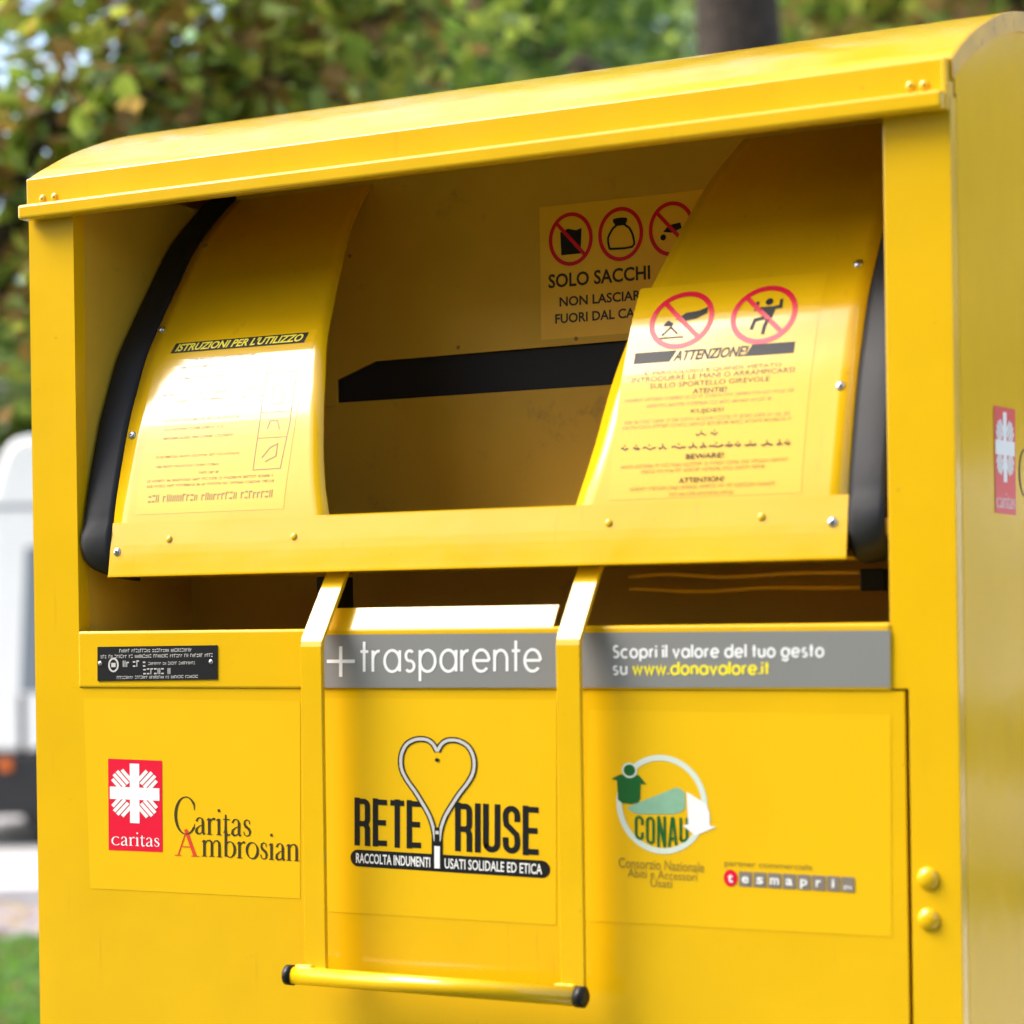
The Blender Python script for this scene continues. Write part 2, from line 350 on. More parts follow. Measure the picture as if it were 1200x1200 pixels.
# old-style serif, x-height 1
def ser(ch):
    T, t = 0.17, 0.06
    def bowl(cx, cy, rx, ry, a0, a1, n=26, ph=0):
        P = arc(cx, cy, rx, ry, a0, a1, n); A = [R(a0+(a1-a0)*i/n+ph) for i in range(n+1)]
        return (P, [t+(T-t)*abs(math.cos(a))**1.5 for a in A])
    def stem(x, y0, y1, w=T): return ([(x, y0), (x, y1)], w)
    def sf(x, y, h=0.17, w=0.05): return ([(x-h, y), (x+h, y)], w)
    def flag(x, y): return ([(x-0.19, y+0.12), (x-0.02, y+0.01)], [0.03, 0.12])
    G = {
     'a': ([([(0.1, -0.74), (0.2, -0.92), (0.36, -0.97), (0.5, -0.9), (0.56, -0.72)], [0.13, 0.09, 0.06, 0.1, T]), stem(0.56, -0.74, -0.12), ([(0.56, -0.14), (0.62, -0.03), (0.74, -0.08)], [T, 0.1, 0.04]),
            ([(0.56, -0.58), (0.3, -0.47), (0.12, -0.32), (0.1, -0.14), (0.2, -0.04), (0.36, -0.04), (0.56, -0.18)], [0.05, 0.06, 0.12, T, 0.13, 0.08, 0.05])], 0.76),
     'r': ([stem(0.2, -0.95, -0.02), sf(0.22, -0.025, 0.2), flag(0.2, -0.95), ([(0.24, -0.72), (0.36, -0.88), (0.5, -0.95), (0.6, -0.9)], [0.05, 0.07, 0.12, 0.15])], 0.62),
     'i': ([stem(0.2, -0.95, -0.02), sf(0.2, -0.025, 0.18), flag(0.2, -0.95), ([(0.2, -1.5), (0.2, -1.34)], 0.16)], 0.42),
     't': ([([(0.2, -1.2), (0.2, -0.18), (0.27, -0.05), (0.4, -0.03), (0.52, -0.1)], [0.1, T, T, 0.1, 0.04]), ([(0.02, -0.93), (0.48, -0.93)], 0.07)], 0.52),
     's': ([([(0.5, -0.72), (0.46, -0.9), (0.3, -0.97), (0.15, -0.88), (0.13, -0.72), (0.22, -0.58), (0.42, -0.45), (0.52, -0.3), (0.48, -0.1), (0.3, -0.02), (0.13, -0.1), (0.08, -0.28)], [0.06, 0.06, 0.06, 0.1, 0.13, T, T, 0.14, 0.09, 0.06, 0.06, 0.07])], 0.62),
     'm': ([stem(0.2, -0.95, -0.02), sf(0.2, -0.025, 0.19), flag(0.2, -0.95), ([(0.24, -0.72), (0.42, -0.93), (0.6, -0.95), (0.73, -0.85), (0.76, -0.66)], [0.05, 0.07, 0.1, 0.14, T]), stem(0.76, -0.7, -0.02), sf(0.76, -0.025, 0.19),
            ([(0.8, -0.72), (0.98, -0.93), (1.16, -0.95), (1.29, -0.85), (1.32, -0.66)], [0.05, 0.07, 0.1, 0.14, T]), stem(1.32, -0.7, -0.02), sf(1.32, -0.025, 0.19)], 1.54),
     'n': ([stem(0.2, -0.95, -0.02), sf(0.2, -0.025, 0.19), flag(0.2, -0.95), ([(0.24, -0.72), (0.42, -0.93), (0.6, -0.95), (0.73, -0.85), (0.76, -0.66)], [0.05, 0.07, 0.1, 0.14, T]), stem(0.76, -0.7, -0.02), sf(0.76, -0.025, 0.19)], 0.98),
     'b': ([stem(0.2, -1.55, -0.06), flag(0.2, -1.55), bowl(0.5, -0.48, 0.36, 0.45, 145, -150)], 0.96),
     'o': ([bowl(0.47, -0.48, 0.4, 0.46, 0, 360, 32, 20)], 0.96),
     'c': ([bowl(0.47, -0.48, 0.4, 0.46, 48, 318, 26)], 0.86),
     'C': ([bowl(0.75, -1.0, 0.68, 0.98, 38, 322, 30), ([(1.29, -1.62), (1.31, -1.3)], [0.1, 0.04]), ([(1.29, -0.38), (1.34, -0.6)], [0.08, 0.03])], 1.4),
     'A': ([([(0.1, 0), (0.62, -1.62)], 0.07), ([(0.55, -1.62), (1.12, 0)], 0.2), ([(0.28, -0.56), (0.9, -0.56)], 0.06), sf(0.1, -0.02, 0.2), sf(1.12, -0.02, 0.24)], 1.3)}
    return G[ch]
def ser_text(ink, s, u0, u1, base, xh, mi=0, gap=0.05):
    x = 0; L = []
    for ch in s: st, a = ser(ch); L.append((st, x)); x += a+gap
    sc = (u1-u0)/(x-gap)
    for st, x in L:
        for P, W in st:
            W2 = [q*(sc*0.5+xh*0.5) for q in W] if isinstance(W, list) else W*(sc*0.5+xh*0.5)
            ink.stroke([(u0+(x+p[0])*sc, base+p[1]*xh) for p in P], W2, mi)
# heavy condensed capitals: cell 0.46 wide, 1 high, strokes 0.15
def cond(ch):
    l, r, t, b = 0.075, 0.375, -0.925, -0.075
    def rr(x0, y0, x1, y1, q=0.1): return [(x0+q, y0)]+arc(x1-q, y0+q, q, q, 90, 0, 5)+arc(x1-q, y1-q, q, q, 0, -90, 5)+[(x0, y1)]
    G = {
     'R': ([[(l, -1), (l, 0)], [(l, t), (r-0.1, t)]+arc(r-0.1, t+0.1, 0.1, 0.1, 90, 0, 5)+arc(r-0.1, -0.56, 0.1, 0.1, 0, -90, 5)+[(l, -0.46)], [(r-0.06, -0.46), (r, -0.36), (r, 0)]], 0.46),
     'E': ([[(l, -1), (l, 0)], [(l, t), (0.41, t)], [(l, -0.5), (0.38, -0.5)], [(l, b), (0.41, b)]], 0.43),
     'T': ([[(0.2, -1), (0.2, 0)], [(0, t), (0.4, t)]], 0.4),
     'I': ([[(l, -1), (l, 0)]], 0.15),
     'U': ([[(l, -1), (l, -0.18)]+arc(0.225, -0.2, 0.15, 0.125, 180, 360, 10)+[(r, -1)]], 0.45),
     'S': ([[(r, -0.66), (r, -0.78)]+arc(0.225, -0.79, 0.15, 0.135, 0, 180, 9)+[(l, -0.7), (l+0.02, -0.6), (r-0.02, -0.4), (r, -0.3)]+arc(0.225, -0.21, 0.15, 0.135, 0, -180, 9)+[(l, -0.34)]], 0.45),
     'C': ([[(r, -0.64), (r, -0.78)]+arc(0.225, -0.79, 0.15, 0.135, 0, 180, 9)+arc(0.225, -0.21, 0.15, 0.135, 180, 360, 9)+[(r, -0.36)]], 0.45),
     'O': ([arc(0.225, -0.79, 0.15, 0.135, 0, 180, 9)+arc(0.225, -0.21, 0.15, 0.135, 180, 360, 9)+[(r, -0.79)]], 0.45),
     'N': ([[(l, -1), (l, 0)], [(l, -1), (r, 0)], [(r, -1), (r, 0)]], 0.45),
     'A': ([[(0.05, 0), (0.2, -1)], [(0.24, -1), (0.39, 0)], [(0.1, -0.26), (0.34, -0.26)]], 0.44)}
    return G[ch]
def cond_text(ink, s, u0, u1, base, h, mi=0, gap=0.07, wt=0.15, curve=None):
    x = 0; L = []
    for ch in s: st, a = cond(ch); L.append((st, x)); x += a+gap
    sc = (u1-u0)/(x-gap)
    for st, x in L:
        for P in st:
            pts = [(u0+(x+p[0])*sc, base+p[1]*h*(curve(u0+(x+p[0])*sc) if curve else 1)) for p in P]
            ink.stroke(pts, wt*sc, mi)

# ================================================================== setting
def frameG(xc, Z, z=0.0): return O3+Fv*Z+Rv*xc+Vector((0, 0, z-CZ))     # camera-aligned ground frame: xc to the right, Z ahead
def strip(name, Z0, Z1, z, m, kind='structure', x0=-60, x1=60, nx=60, nz=4, wob=0.0):
    bm = bmesh.new(); rows = []
    for j in range(nz+1):
        rows.append([bm.verts.new(frameG(x0+(x1-x0)*i/nx, Z0+(Z1-Z0)*j/nz, z+(random.random()-.5)*wob)) for i in range(nx+1)])
    for j in range(nz):
        for i in range(nx): bm.faces.new([rows[j][i], rows[j][i+1], rows[j+1][i+1], rows[j+1][i]])
    return tag(link(name, bm, m), kind=kind)
MSOIL = mat('lawn_soil', (0.045, 0.085, 0.02), 0.95, var=0.45, vscale=3, bump=0.6, bscale=25, bdist=0.02, dirt=((0.16, 0.10, 0.05), 9, 0.55, 0.6))
MASPH = mat('asphalt', (0.50, 0.48, 0.46), 0.85, var=0.12, vscale=2, bump=0.3, bscale=120, bdist=0.004)
MPATH = mat('mauve_paving', (0.36, 0.30, 0.31), 0.85, var=0.15, vscale=4, bump=0.3, bscale=80, bdist=0.004)
MKERB = mat('pale_kerb_stone', (0.66, 0.64, 0.62), 0.8, var=0.12, vscale=7, bump=0.3, bscale=60, bdist=0.004)
bm = bmesh.new(); s_ = 300
q = [bm.verts.new(Vector((x, y, -0.02))) for x, y in ((-s_, -s_), (s_, -s_), (s_, s_), (-s_, s_))]; bm.faces.new(q)
tag(link('ground', bm, mat('far_ground', (0.10, 0.12, 0.05), 0.95, var=0.3, vscale=0.3)), kind='structure')
strip('lawn', -14, 10.15, 0.0, MSOIL, nz=30, wob=0.03)
strip('path', 10.28, 11.5, -0.004, MPATH)
strip('road', 11.75, 22, -0.008, MASPH)
def kerb(name, Z0, Z1, z1):
    bm = bmesh.new(); x = -30.0
    while x < 30:
        a, b, c, d = frameG(x, Z0), frameG(x+0.99, Z0), frameG(x+0.99, Z1), frameG(x, Z1)
        lo = [bm.verts.new(p+Vector((0, 0, -0.05))) for p in (a, b, c, d)]; hi = [bm.verts.new(p+Vector((0, 0, z1))) for p in (a, b, c, d)]
        bm.faces.new(hi)
        for i in range(4): bm.faces.new([lo[i], lo[(i+1) % 4], hi[(i+1) % 4], hi[i]])
        x += 1.0
    return tag(link(name, bm, MKERB), kind='structure')
MPAVE = mat('pale_paving', (0.60, 0.56, 0.49), 0.85, var=0.12, vscale=1.5, bump=0.3, bscale=40, bdist=0.005)
bm = bmesh.new(); x_ = 0.95                                      # paved square on the right of the container, slabs with joints
while x_ < 9.5:
    y_ = -1.0
    while y_ < 7.4:
        z_ = 0.045+random.random()*0.004; box(bm, x_, x_+0.79, y_, y_+0.79, -0.05, z_); y_ += 0.8
    x_ += 0.8
tag(link('paving', bm, MPAVE), kind='structure')
kerb('kerb', 10.15, 10.28, 0.03); kerb('kerb', 11.5, 11.75, 0.10)
strip('verge', 22.3, 60, 0.0, MSOIL)
kerb('kerb', 22.0, 22.3, 0.10)

# ================================================================== the container
box_root = thing('donation_container', 'large glossy yellow steel clothes donation container with curved swing flap and stickers', 'container', (0, 0, 0))
B = box_root
def part(name, bm, m, parent=B, smooth=False): return link(name, bm, m, parent, smooth)
W = 0.625; DEP = 1.16
RP = [(0, 2.083), (.023, 2.0975), (.046, 2.11), (.094, 2.135), (.16, 2.162), (.218, 2.182), (.30, 2.203), (.40, 2.219), (.50, 2.227), (.58, 2.229)]
RPF = catmull(RP, 3); RPF = RPF+[(DEP-y, z) for y, z in RPF[-2::-1]]
# sides, back
for sx in (-1, 1):
    bm = bmesh.new()
    poly = [(0.021, 0.10)]+[(max(y, 0.021), z-0.002) for y, z in RPF if y < DEP-0.02]+[(DEP-0.02, 0.10)]
    a, b = (W-0.004, W) if sx > 0 else (-W, -W+0.004)
    prism(bm, poly, 'x', a, b)
    # folded seam along the front edge of the side
    box(bm, *((W, W+0.0018) if sx > 0 else (-W-0.0018, -W)), 0.021, 0.034, 0.12, 2.05, 0.0008)
    part('side_panel', bm, MYS)
bm = bmesh.new(); box(bm, -W, W, DEP-0.02, DEP, 0.10, 2.08); box(bm, -W+.005, W-.005, 0.02, DEP-0.02, 0.10, 0.12); part('back_panel', bm, MY)
for sx in (-1, 1):
    for yy in (0.06, DEP-0.16):
        bm = bmesh.new(); box(bm, sx*0.5-0.05, sx*0.5+0.05, yy, yy+0.10, -0.01, 0.10, 0.004); part('foot', bm, MRUB)
# roof with rims over the side panels
bm = bmesh.new(); sweep(bm, RPF, -W-0.001, W+0.001, 0.003)
rf = part('roof', bm, MY)
for sx in (-1, 1):
    bm = bmesh.new()
    low = [(max(y, 0.004), z-0.024) for y, z in RPF]; up = [(y, z-0.0005) for y, z in RPF]
    a, b = (W+0.0002, W+0.0032) if sx > 0 else (-W-0.0032, -W-0.0002)
    t = bmesh.new()
    for k in range(len(RPF)-1):
        prism(t, [up[k], up[k+1], low[k+1], low[k]], 'x', a, b)
    merge(bm, t); part('roof_rim', bm, MYR, rf)
# fascia and drip lip
bm = bmesh.new(); box(bm, -W, W, -0.004, 0.016, 2.040, 2.0835, 0.0015)
fa = part('fascia', bm, MY)
bm = bmesh.new(); box(bm, -W+0.0005, W-0.001, -0.024, -0.0035, 2.0268, 2.0465, 0.004, 3); box(bm, W-0.005, W+0.0005, -0.012, -0.002, 2.0275, 2.082, 0.001)
part('drip_lip', bm, MY, fa)
for q_ in ((1067, 101), (1083, 100), (50, 233), (64, 231)):
    p = onY(q_, -0.004); bm = bmesh.new(); dome(bm, p, 0.0058, (0, -1, 0), 0.45); dome(bm, p+Vector((0, -0.0024, 0)), 0.0022, (0, -1, 0), 0.3, 8, 1)
    part('bolt', bm, [MY, MGINK], fa)
# corner posts with the jambs of the opening
for sx in (-1, 1):
    bm = bmesh.new()
    pts = [(0.571, 0.10), (W+(0.0012 if sx > 0 else 0), 0.10), (W+(0.0012 if sx > 0 else 0), 2.045), (0.551, 2.045), (0.551, 1.4115), (0.571, 1.4115)]
    if sx < 0: pts = [(0.5675, 0.10), (W, 0.10), (W, 2.045), (0.551, 2.045), (0.551, 1.4093), (0.5675, 1.4093)]
    prism(bm, [(sx*x, z) for x, z in pts], 'y', 0.0, 0.022, 0.0012 if sx > 0 else 0.0)
    po = part('corner_post', bm, MY)
    if sx > 0:
        for z in (1.209, 1.165):
            bm = bmesh.new(); dome(bm, (0.5895, 0.0, z), 0.0125, (0, -1, 0), 0.62, 24); part('rivet', bm, MY, po)
# door with three film stickers
bm = bmesh.new(); box(bm, -0.5675, 0.5663, 0.0, 0.022, 0.13, 1.4092); door = part('door', bm, MY)
bm = bmesh.new(); box(bm, -0.567, 0.575, 0.03, 0.034, 0.12, 1.42); part('inner_frame', bm, MDARK)
def film(q4, y): 
    k = Ink(face(q4, 1, 1, y), MFILM, 0.0003); k.rect(0, 0, 1, 1); return k.done('film_sticker', door)
film([(98, 818), (352, 822), (352, 1053), (106, 1041)], 0.0)
film([(366, 818), (652, 820), (652, 1084), (366, 1067)], 0.0)
film([(690, 832), (1044, 838), (1045, 1098), (684, 1079)], 0.0)
# sill rail
bm = bmesh.new(); box(bm, -0.5515, 0.5525, -0.0025, 0.03, 1.4092, 1.4835, 0.0035, 3); rail = part('sill_rail', bm, MY)
bm = bmesh.new(); prism(bm, [(-0.002, 1.4815), (0.016, 1.5085), (0.018, 1.5075), (0.0, 1.4800)], 'x', onY((366, 742), 0).x, onY((652, 738), 0).x-0.004); part('guide_plate', bm, MY, rail)
# niche
for sx in (-1, 1):
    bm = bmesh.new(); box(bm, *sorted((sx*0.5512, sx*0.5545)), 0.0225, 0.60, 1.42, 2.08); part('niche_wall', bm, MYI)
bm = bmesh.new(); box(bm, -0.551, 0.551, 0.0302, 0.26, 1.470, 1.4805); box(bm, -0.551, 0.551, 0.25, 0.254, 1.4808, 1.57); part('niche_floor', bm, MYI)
# ---- flap (drum)
flap = bpy.data.objects.new('flap', None); COL.objects.link(flap); flap.parent = B
def panel_sheet(xa, xb, zlo):
    """curved sheet between the edge functions xa(z), xb(z)"""
    bm = bmesh.new(); rows = []; n = 14
    for y, z in [p for p in DPF if p[1] >= zlo]:
        a, b = xa(z), xb(z); rows.append([bm.verts.new(Vector((a+(b-a)*i/n, y, z))) for i in range(n+1)])
    for r0, r1 in zip(rows, rows[1:]):
        for i in range(n): bm.faces.new([r0[i], r0[i+1], r1[i+1], r1[i]])
    return bm
WE = [(1.55, .165), (1.624, .170), (1.66, .180), (1.70, .189), (1.74, .1955), (1.79, .2045), (1.83, .2135), (1.88, .2245), (1.936, .237), (2.01, .2535), (2.09, .2725), (2.2, .29)]
def wedge(z):
    for a, b in zip(WE, WE[1:]):
        if a[0] <= z <= b[0]: return a[1]+(b[1]-a[1])*(z-a[0])/(b[0]-a[0])
    return .17
def solid(o, t):
    m = o.modifiers.new('thickness', 'SOLIDIFY'); m.thickness = t; m.offset = -1
fl = []
for sx in (-1, 1):
    bm = panel_sheet((lambda z: -0.502) if sx < 0 else wedge, (lambda z: -wedge(z)) if sx < 0 else (lambda z: 0.502), 1.5575)
    o = part('curved_panel', bm, MY, flap, True); solid(o, 0.0025); fl.append(o)
# lower lip plate of the flap
prof = [p for p in DPF if p[1] <= 1.6235]+[(drum_y(1.624)[0], 1.624)]
prof = [(y-0.0012, z) for y, z in prof]
bm = bmesh.new(); sweep(bm, prof, -0.5025, 0.5025, 0.001); box(bm, -0.5025, 0.5025, -0.0003, 0.20, 1.5535, 1.5560)
box(bm, -0.172, 0.170, drum_y(1.624)[0]-0.0014, drum_y(1.624)[0]+0.012, 1.6225, 1.6245)
part('lip_plate', bm, MY, flap)
# black side seals
for sx in (-1, 1):
    bm = bmesh.new(); prf = [(0.07, 1.549), (0.045, 1.551), (0.024, 1.556), (0.012, 1.566), (.006, 1.585), (.007, 1.61)]+[(y-0.001, z) for y, z in DPF if z > 1.62]
    rows = []
    for i, (y, z) in enumerate(prf):
        r_ = []
        for k in range(7):
            t_ = k/6; r_.append(bm.verts.new(Vector((sx*(0.5035+0.043*t_), y-0.006*math.sin(t_*1.7)+0.001*t_**6, z+0.012*t_**2*(1 if z < 1.6 else 0)))))
        rows.append(r_)
    for r0, r1 in zip(rows, rows[1:]):
        for k in range(6): bm.faces.new([r0[k], r0[k+1], r1[k+1], r1[k]] if sx > 0 else [r0[k+1], r0[k], r1[k], r1[k+1]])
    o = part('side_seal', bm, MRUB, flap, True); solid(o, 0.006)
# screws
SC = [((1006, 309), MZINC), ((985, 452), MZINC), ((976, 612), MZINC), ((893, 606), MY), ((714, 613), MY), ((138, 647), MZINC), ((155, 510), MZINC), ((189, 386), MZINC), ((240, 288), MGINK), ((199, 632), MY), ((345, 629), MY)]
def onD(q):
    d = ray(q); best = None
    for (y0, z0), (y1, z1) in zip(DPF, DPF[1:]):
        a11, a12, a21, a22 = d.y, -(y1-y0), d.z, -(z1-z0); det = a11*a22-a12*a21
        if abs(det) < 1e-12: continue
        b1, b2 = y0-CY, z0-CZ; t = (b1*a22-a12*b2)/det; s = (a11*b2-a21*b1)/det
        if -0.01 <= s <= 1.01 and (best is None or t < best): best = t
    return O3+d*best
for q_, m_ in SC:
    p = onD(q_); y_, n_ = drum_y(p.z); bm = bmesh.new(); off = 0.0014 if p.z < 1.624 else 0.0002
    big = m_ is MZINC
    dome(bm, Vector((p.x, y_, p.z))+n_*off, 0.0058 if big else 0.0048, n_, 0.5, 14)
    if big: dome(bm, Vector((p.x, y_, p.z))+n_*(off+0.0027), 0.0019, n_, 0.2, 8, 1)
    part('screw', bm, [m_, MDARK], flap)
# inside of the hopper
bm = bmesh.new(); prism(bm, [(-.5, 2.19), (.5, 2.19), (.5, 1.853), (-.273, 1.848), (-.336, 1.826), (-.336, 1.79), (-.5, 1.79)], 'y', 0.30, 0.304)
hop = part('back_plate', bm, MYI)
for q_ in ((537, 407), (675, 397), (410, 300)):
    p = onY(q_, 0.30); bm = bmesh.new(); dome(bm, p, 0.003, (0, -1, 0), 0.5, 10); part('screw', bm, MGINK, hop)
bm = bmesh.new(); box(bm, -0.336, 0.5, 0.306, 0.312, 1.78, 1.87); part('rubber_strip', bm, MRUB)
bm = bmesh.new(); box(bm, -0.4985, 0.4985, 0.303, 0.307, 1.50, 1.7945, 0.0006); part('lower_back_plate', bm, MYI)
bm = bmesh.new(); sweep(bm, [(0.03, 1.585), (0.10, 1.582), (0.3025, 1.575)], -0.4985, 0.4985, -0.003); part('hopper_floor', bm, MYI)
for sx in (-1, 1):
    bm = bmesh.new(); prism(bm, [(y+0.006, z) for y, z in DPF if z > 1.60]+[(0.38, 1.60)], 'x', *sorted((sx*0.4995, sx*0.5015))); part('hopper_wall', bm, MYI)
# hinge rods and bracket under the flap
bm = bmesh.new()
for (pz, amp, ph) in ((1.541, 0.0035, 0), (1.524, 0.0028, 1.4)):
    tube(bm, [(0.17+i*0.0125, 0.16, pz+amp*math.sin(i*0.42+ph)*(1-i/26)) for i in range(25)], 0.0032, 8)
part('hinge_rod', bm, MY)
bm = bmesh.new(); box(bm, 0.474, 0.503, 0.13, 0.19, 1.519, 1.5445, 0.002); part('hinge_bracket', bm, MBLK); bm = bmesh.new(); box(bm, -0.265, -0.245, 0.13, 0.19, 1.505, 1.55, 0.002); part('hinge_bracket', bm, MBLK)
# ---- pull handle
handle = bpy.data.objects.new('handle', None); COL.objects.link(handle); handle.parent = B
AY = -0.042
for q_ in ((364, 760), (665, 748)):
    xc = onY(q_, AY).x; bm = bmesh.new()
    pr = [(AY, 1.064), (AY, 1.462), (AY+0.0015, 1.4685), (AY+0.005, 1.4745), (AY+0.064, 1.556)]
    sweep(bm, pr, xc-0.0152, xc+0.0152, 0.006)
    bmesh.ops.bevel(bm, geom=[e for e in bm.edges if abs(e.verts[0].co.x-e.verts[1].co.x) < 1e-6], offset=0.0008, segments=1, affect='EDGES')
    part('arm', bm, MY, handle)
x0, x1 = onY((342, 1147), AY-0.004).x, onY((680, 1166), AY-0.004).x; zb = 1.0625
bm = bmesh.new(); tube(bm, [(x0, AY-0.005, zb), (x1, AY-0.005, zb)], 0.0112, 24)
for xx in (x0+.004, x0+.034): pass
for a_ in ((x0+0.004, x0+0.030), (x1-0.034, x1-0.006)): box(bm, a_[0], a_[1], AY-0.006, AY+0.003, zb+0.004, zb+0.0135, 0.0035, 2)
part('grip_bar', bm, MY, handle)
for xx, sx in ((x0, -1), (x1, 1)):
    bm = bmesh.new(); tube(bm, [(xx-sx*0.004, AY-0.005, zb), (xx+sx*0.006, AY-0.005, zb), (xx+sx*0.0085, AY-0.005, zb)], [0.0124, 0.0124, 0.0085], 24); part('end_cap', bm, MBLK, handle)

# ================================================================== stickers and lettering
def emblem_sticker(fn, parent):
    k = Ink(fn, MRED, 0.0006); k.grid([(0, 0), (63, 0), (63, 107), (0, 107)], 1, 1)
    base = k.done('red_emblem_sticker', parent)
    e = Ink(fn, MWHT, 0.0009)
    cx, cy = 30.8, 39.6
    e.rect(25.3, 4.6, 36.4, 74.3); e.rect(1.9, 32.4, 59.8, 47.0)
    for sx in (-1, 1):
        for sy in (-1, 1):
            dx, dy = sx*0.72, sy*0.72
            for kk in (-1.5, -0.5, 0.5, 1.5):
                of = kk*5.2; px, py = -dy/0.72*0.72*of, dx/0.72*0.72*of
                r1 = 31.5 if abs(kk) < 1 else 29.0
                s0 = 13
                e.stroke([(cx+px+dx*s0, cy+py+dy*s0), (cx+px+dx*(r1-3)*1.08, cy+py+dy*(r1-3)*1.15)], 4.0)
    e.done('flamed_cross', base)
    t = Ink(fn, MWHT, 0.0009); ser_text(t, 'caritas', 3.5, 60, 101, 10.5); t.done('lettering', base)
    return base
emblem_sticker(face([(127, 889), (190.3, 891.5), (191, 998.5), (127.8, 996)], 63, 107, 0.0), B)
f_ = flank([(1164, 475.3), (1189, 480), (1190, 603.5), (1166, 601)], 63, 107, W)
emblem_sticker(f_, B)
k = Ink(f_, MINK, 0.0006); ser_text(k, 'Caritas', 74, 205, 86, 24); k.done('side_lettering', B)

k = Ink(face([(200, 935), (355, 942), (355, 1022), (200, 1014)], 155, 80, 0.0), [MINK, MRED2], 0.0007)
ser_text(k, 'C', 5, 30, 42.5, 22.5); ser_text(k, 'aritas', 29, 95.5, 41.5, 20.5)
ser_text(k, 'A', 7, 33, 68, 19.5, 1); ser_text(k, 'mbrosian', 37, 151.5, 67.5, 20.5)
k.done('serif_lettering', B)

# --- heart and zip logo on the middle of the door
fn = face([(410, 860), (645, 868), (645, 1032), (410, 1017)], 235, 160, 0.0)
ban = [(10, 137.5), (226, 137.5)]+arc(226, 147.5, 9, 10, 90, -90, 8)+[(226, 157.5), (10, 157.5)]+arc(10, 147.5, 9, 10, 270, 90, 8)
hz = Ink(fn, MBLK, 0.0007)
cond_text(hz, 'RETE', 6, 87, 132.5, 57, 0, 0.07, 0.155); cond_text(hz, 'RIUSE', 126, 223, 132.5, 57, 0, 0.06, 0.15)
o_ = hz.lay(); vs = [hz.bm.verts.new(fn(u, v, o_)) for u, v in ban[:-1]]; fc = hz.bm.faces.new(vs); fc.normal_update(); bmesh.ops.triangulate(hz.bm, faces=[fc])
logo = hz.done('heart_zip_logo', B)
half = [(105, 17), (101, 9.5), (95, 4.5), (87, 3), (78, 4.5), (69, 10), (63.5, 20), (62, 31), (64, 42), (70, 53), (79, 65), (88, 79), (96, 93), (101, 108), (103, 122)]
half = catmull(half, 4)
full = [(105-(105-u)*0.985, v) for u, v in half]; mir = [(210.5-u, v) for u, v in half]
z_ = Ink(fn, [MBLK, MLG, MWHT], 0.0009)
for side in (half, mir): z_.stroke(side, 7.2, 0)
z_.stroke([(105.2, 118), (105.2, 155)], 13, 0); z_.lev += 1
for side in (half, mir): z_.stroke(side, 3.6, 1)
z_.lev += 1; z_.stroke([(105.2, 128), (105.2, 154)], 6.5, 2); z_.lev += 1
z_.stroke([(105.2, 106), (105.2, 126)], 6.0, 0); z_.lev += 1; z_.stroke([(105.2, 110), (105.2, 114)], 4, 1); z_.ell(105.2, 27, 2.6, 2.2, 0)
z_.done('zip_heart', logo)
z_ = Ink(fn, MWHT, 0.0009); z_.text('RACCOLTA INDUMENTI', 8, 141.5, 97, 153.5, 0, 0.02); z_.text('USATI SOLIDALE ED ETICA', 114, 141.5, 226, 153.5, 0, 0.012); z_.done('banner_lettering', logo)

# --- ring logo and partner line on the right of the door
fn = face([(715, 880), (845, 887), (845, 1045), (715, 1037)], 130, 157, 0.0)
def zc(x, y): return ((700+x/3.75-715)/130*130, (860+y/3.75-880-3.5*(700+x/3.75-715)/65)*157/157.5)
k = Ink(fn, [MPG, MDG, MTEAL, MWHT], 0.0007)
c0 = zc(285, 310); k.ring(c0[0], c0[1], 50, 54.5, 6.6, 0, 64)
k.poly([zc(*p) for p in ((132, 322), (350, 235), (372, 243), (386, 262), (388, 325), (370, 342), (340, 352), (180, 352), (150, 342))], 2)
k.poly([zc(*p) for p in ((62, 198), (98, 180), (120, 176), (143, 190), (165, 180), (185, 182), (218, 222), (192, 220), (190, 285), (180, 302), (150, 308), (110, 304), (92, 290), (88, 205))], 1)
c1 = zc(143, 160); k.ell(c1[0], c1[1], 9, 9, 0); k.ell(c1[0], c1[1], 6.8, 6.8, 1)
a_, b_ = zc(165, 420), zc(402, 420)
top_ = zc(165, 356)[1]
x_ = 0; LL = []
for ch in 'CONAU':
    st, a = cond(ch); LL.append((st, x_)); x_ += a+0.09
sc_ = (b_[0]-a_[0])/(x_-0.09)
for st, xx in LL:
    for P in st:
        pts = []
        for p in P:
            u = (xx+p[0])*sc_; hgt = 27+9*math.sin(math.pi*u/(b_[0]-a_[0])); pts.append((a_[0]+u, top_+(1+p[1])*hgt))
        k.stroke(pts, 0.13*sc_, 1)
k.poly([zc(*p) for p in ((394, 254), (480, 308), (494, 345), (496, 402), (524, 408), (432, 446), (378, 402), (402, 396))], 3)
ring = k.done('ring_logo', B)
t = Ink(fn, MGINK, 0.0007)
for s_, (xa, xb, y0, y1) in (('Consorzio Nazionale', (95, 470, 543, 588)), ('Abiti e Accessori', (135, 440, 592, 630)), ('Usati', (235, 330, 636, 672))):
    p0, p1 = zc(xa, y0), zc(xb, y1); p2 = zc(xa, y1); t.text(s_, p0[0], p0[1], p1[0], p2[1])
t.done('caption_lettering', ring)
fn = face([(848, 1006), (1002, 1014), (1002, 1046), (848, 1038)], 154, 32, 0.0)
k = Ink(fn, [MRED, MBOX], 0.0007); k.ell(8.5, 22.5, 8.2, 10)
for i in range(8):
    u = 18.3+i*17.15; k.rect(u, 14, u+15.2, 31.5, 1)
tile = k.done('partner_tiles', B)
t = Ink(fn, MWHT, 0.0016)
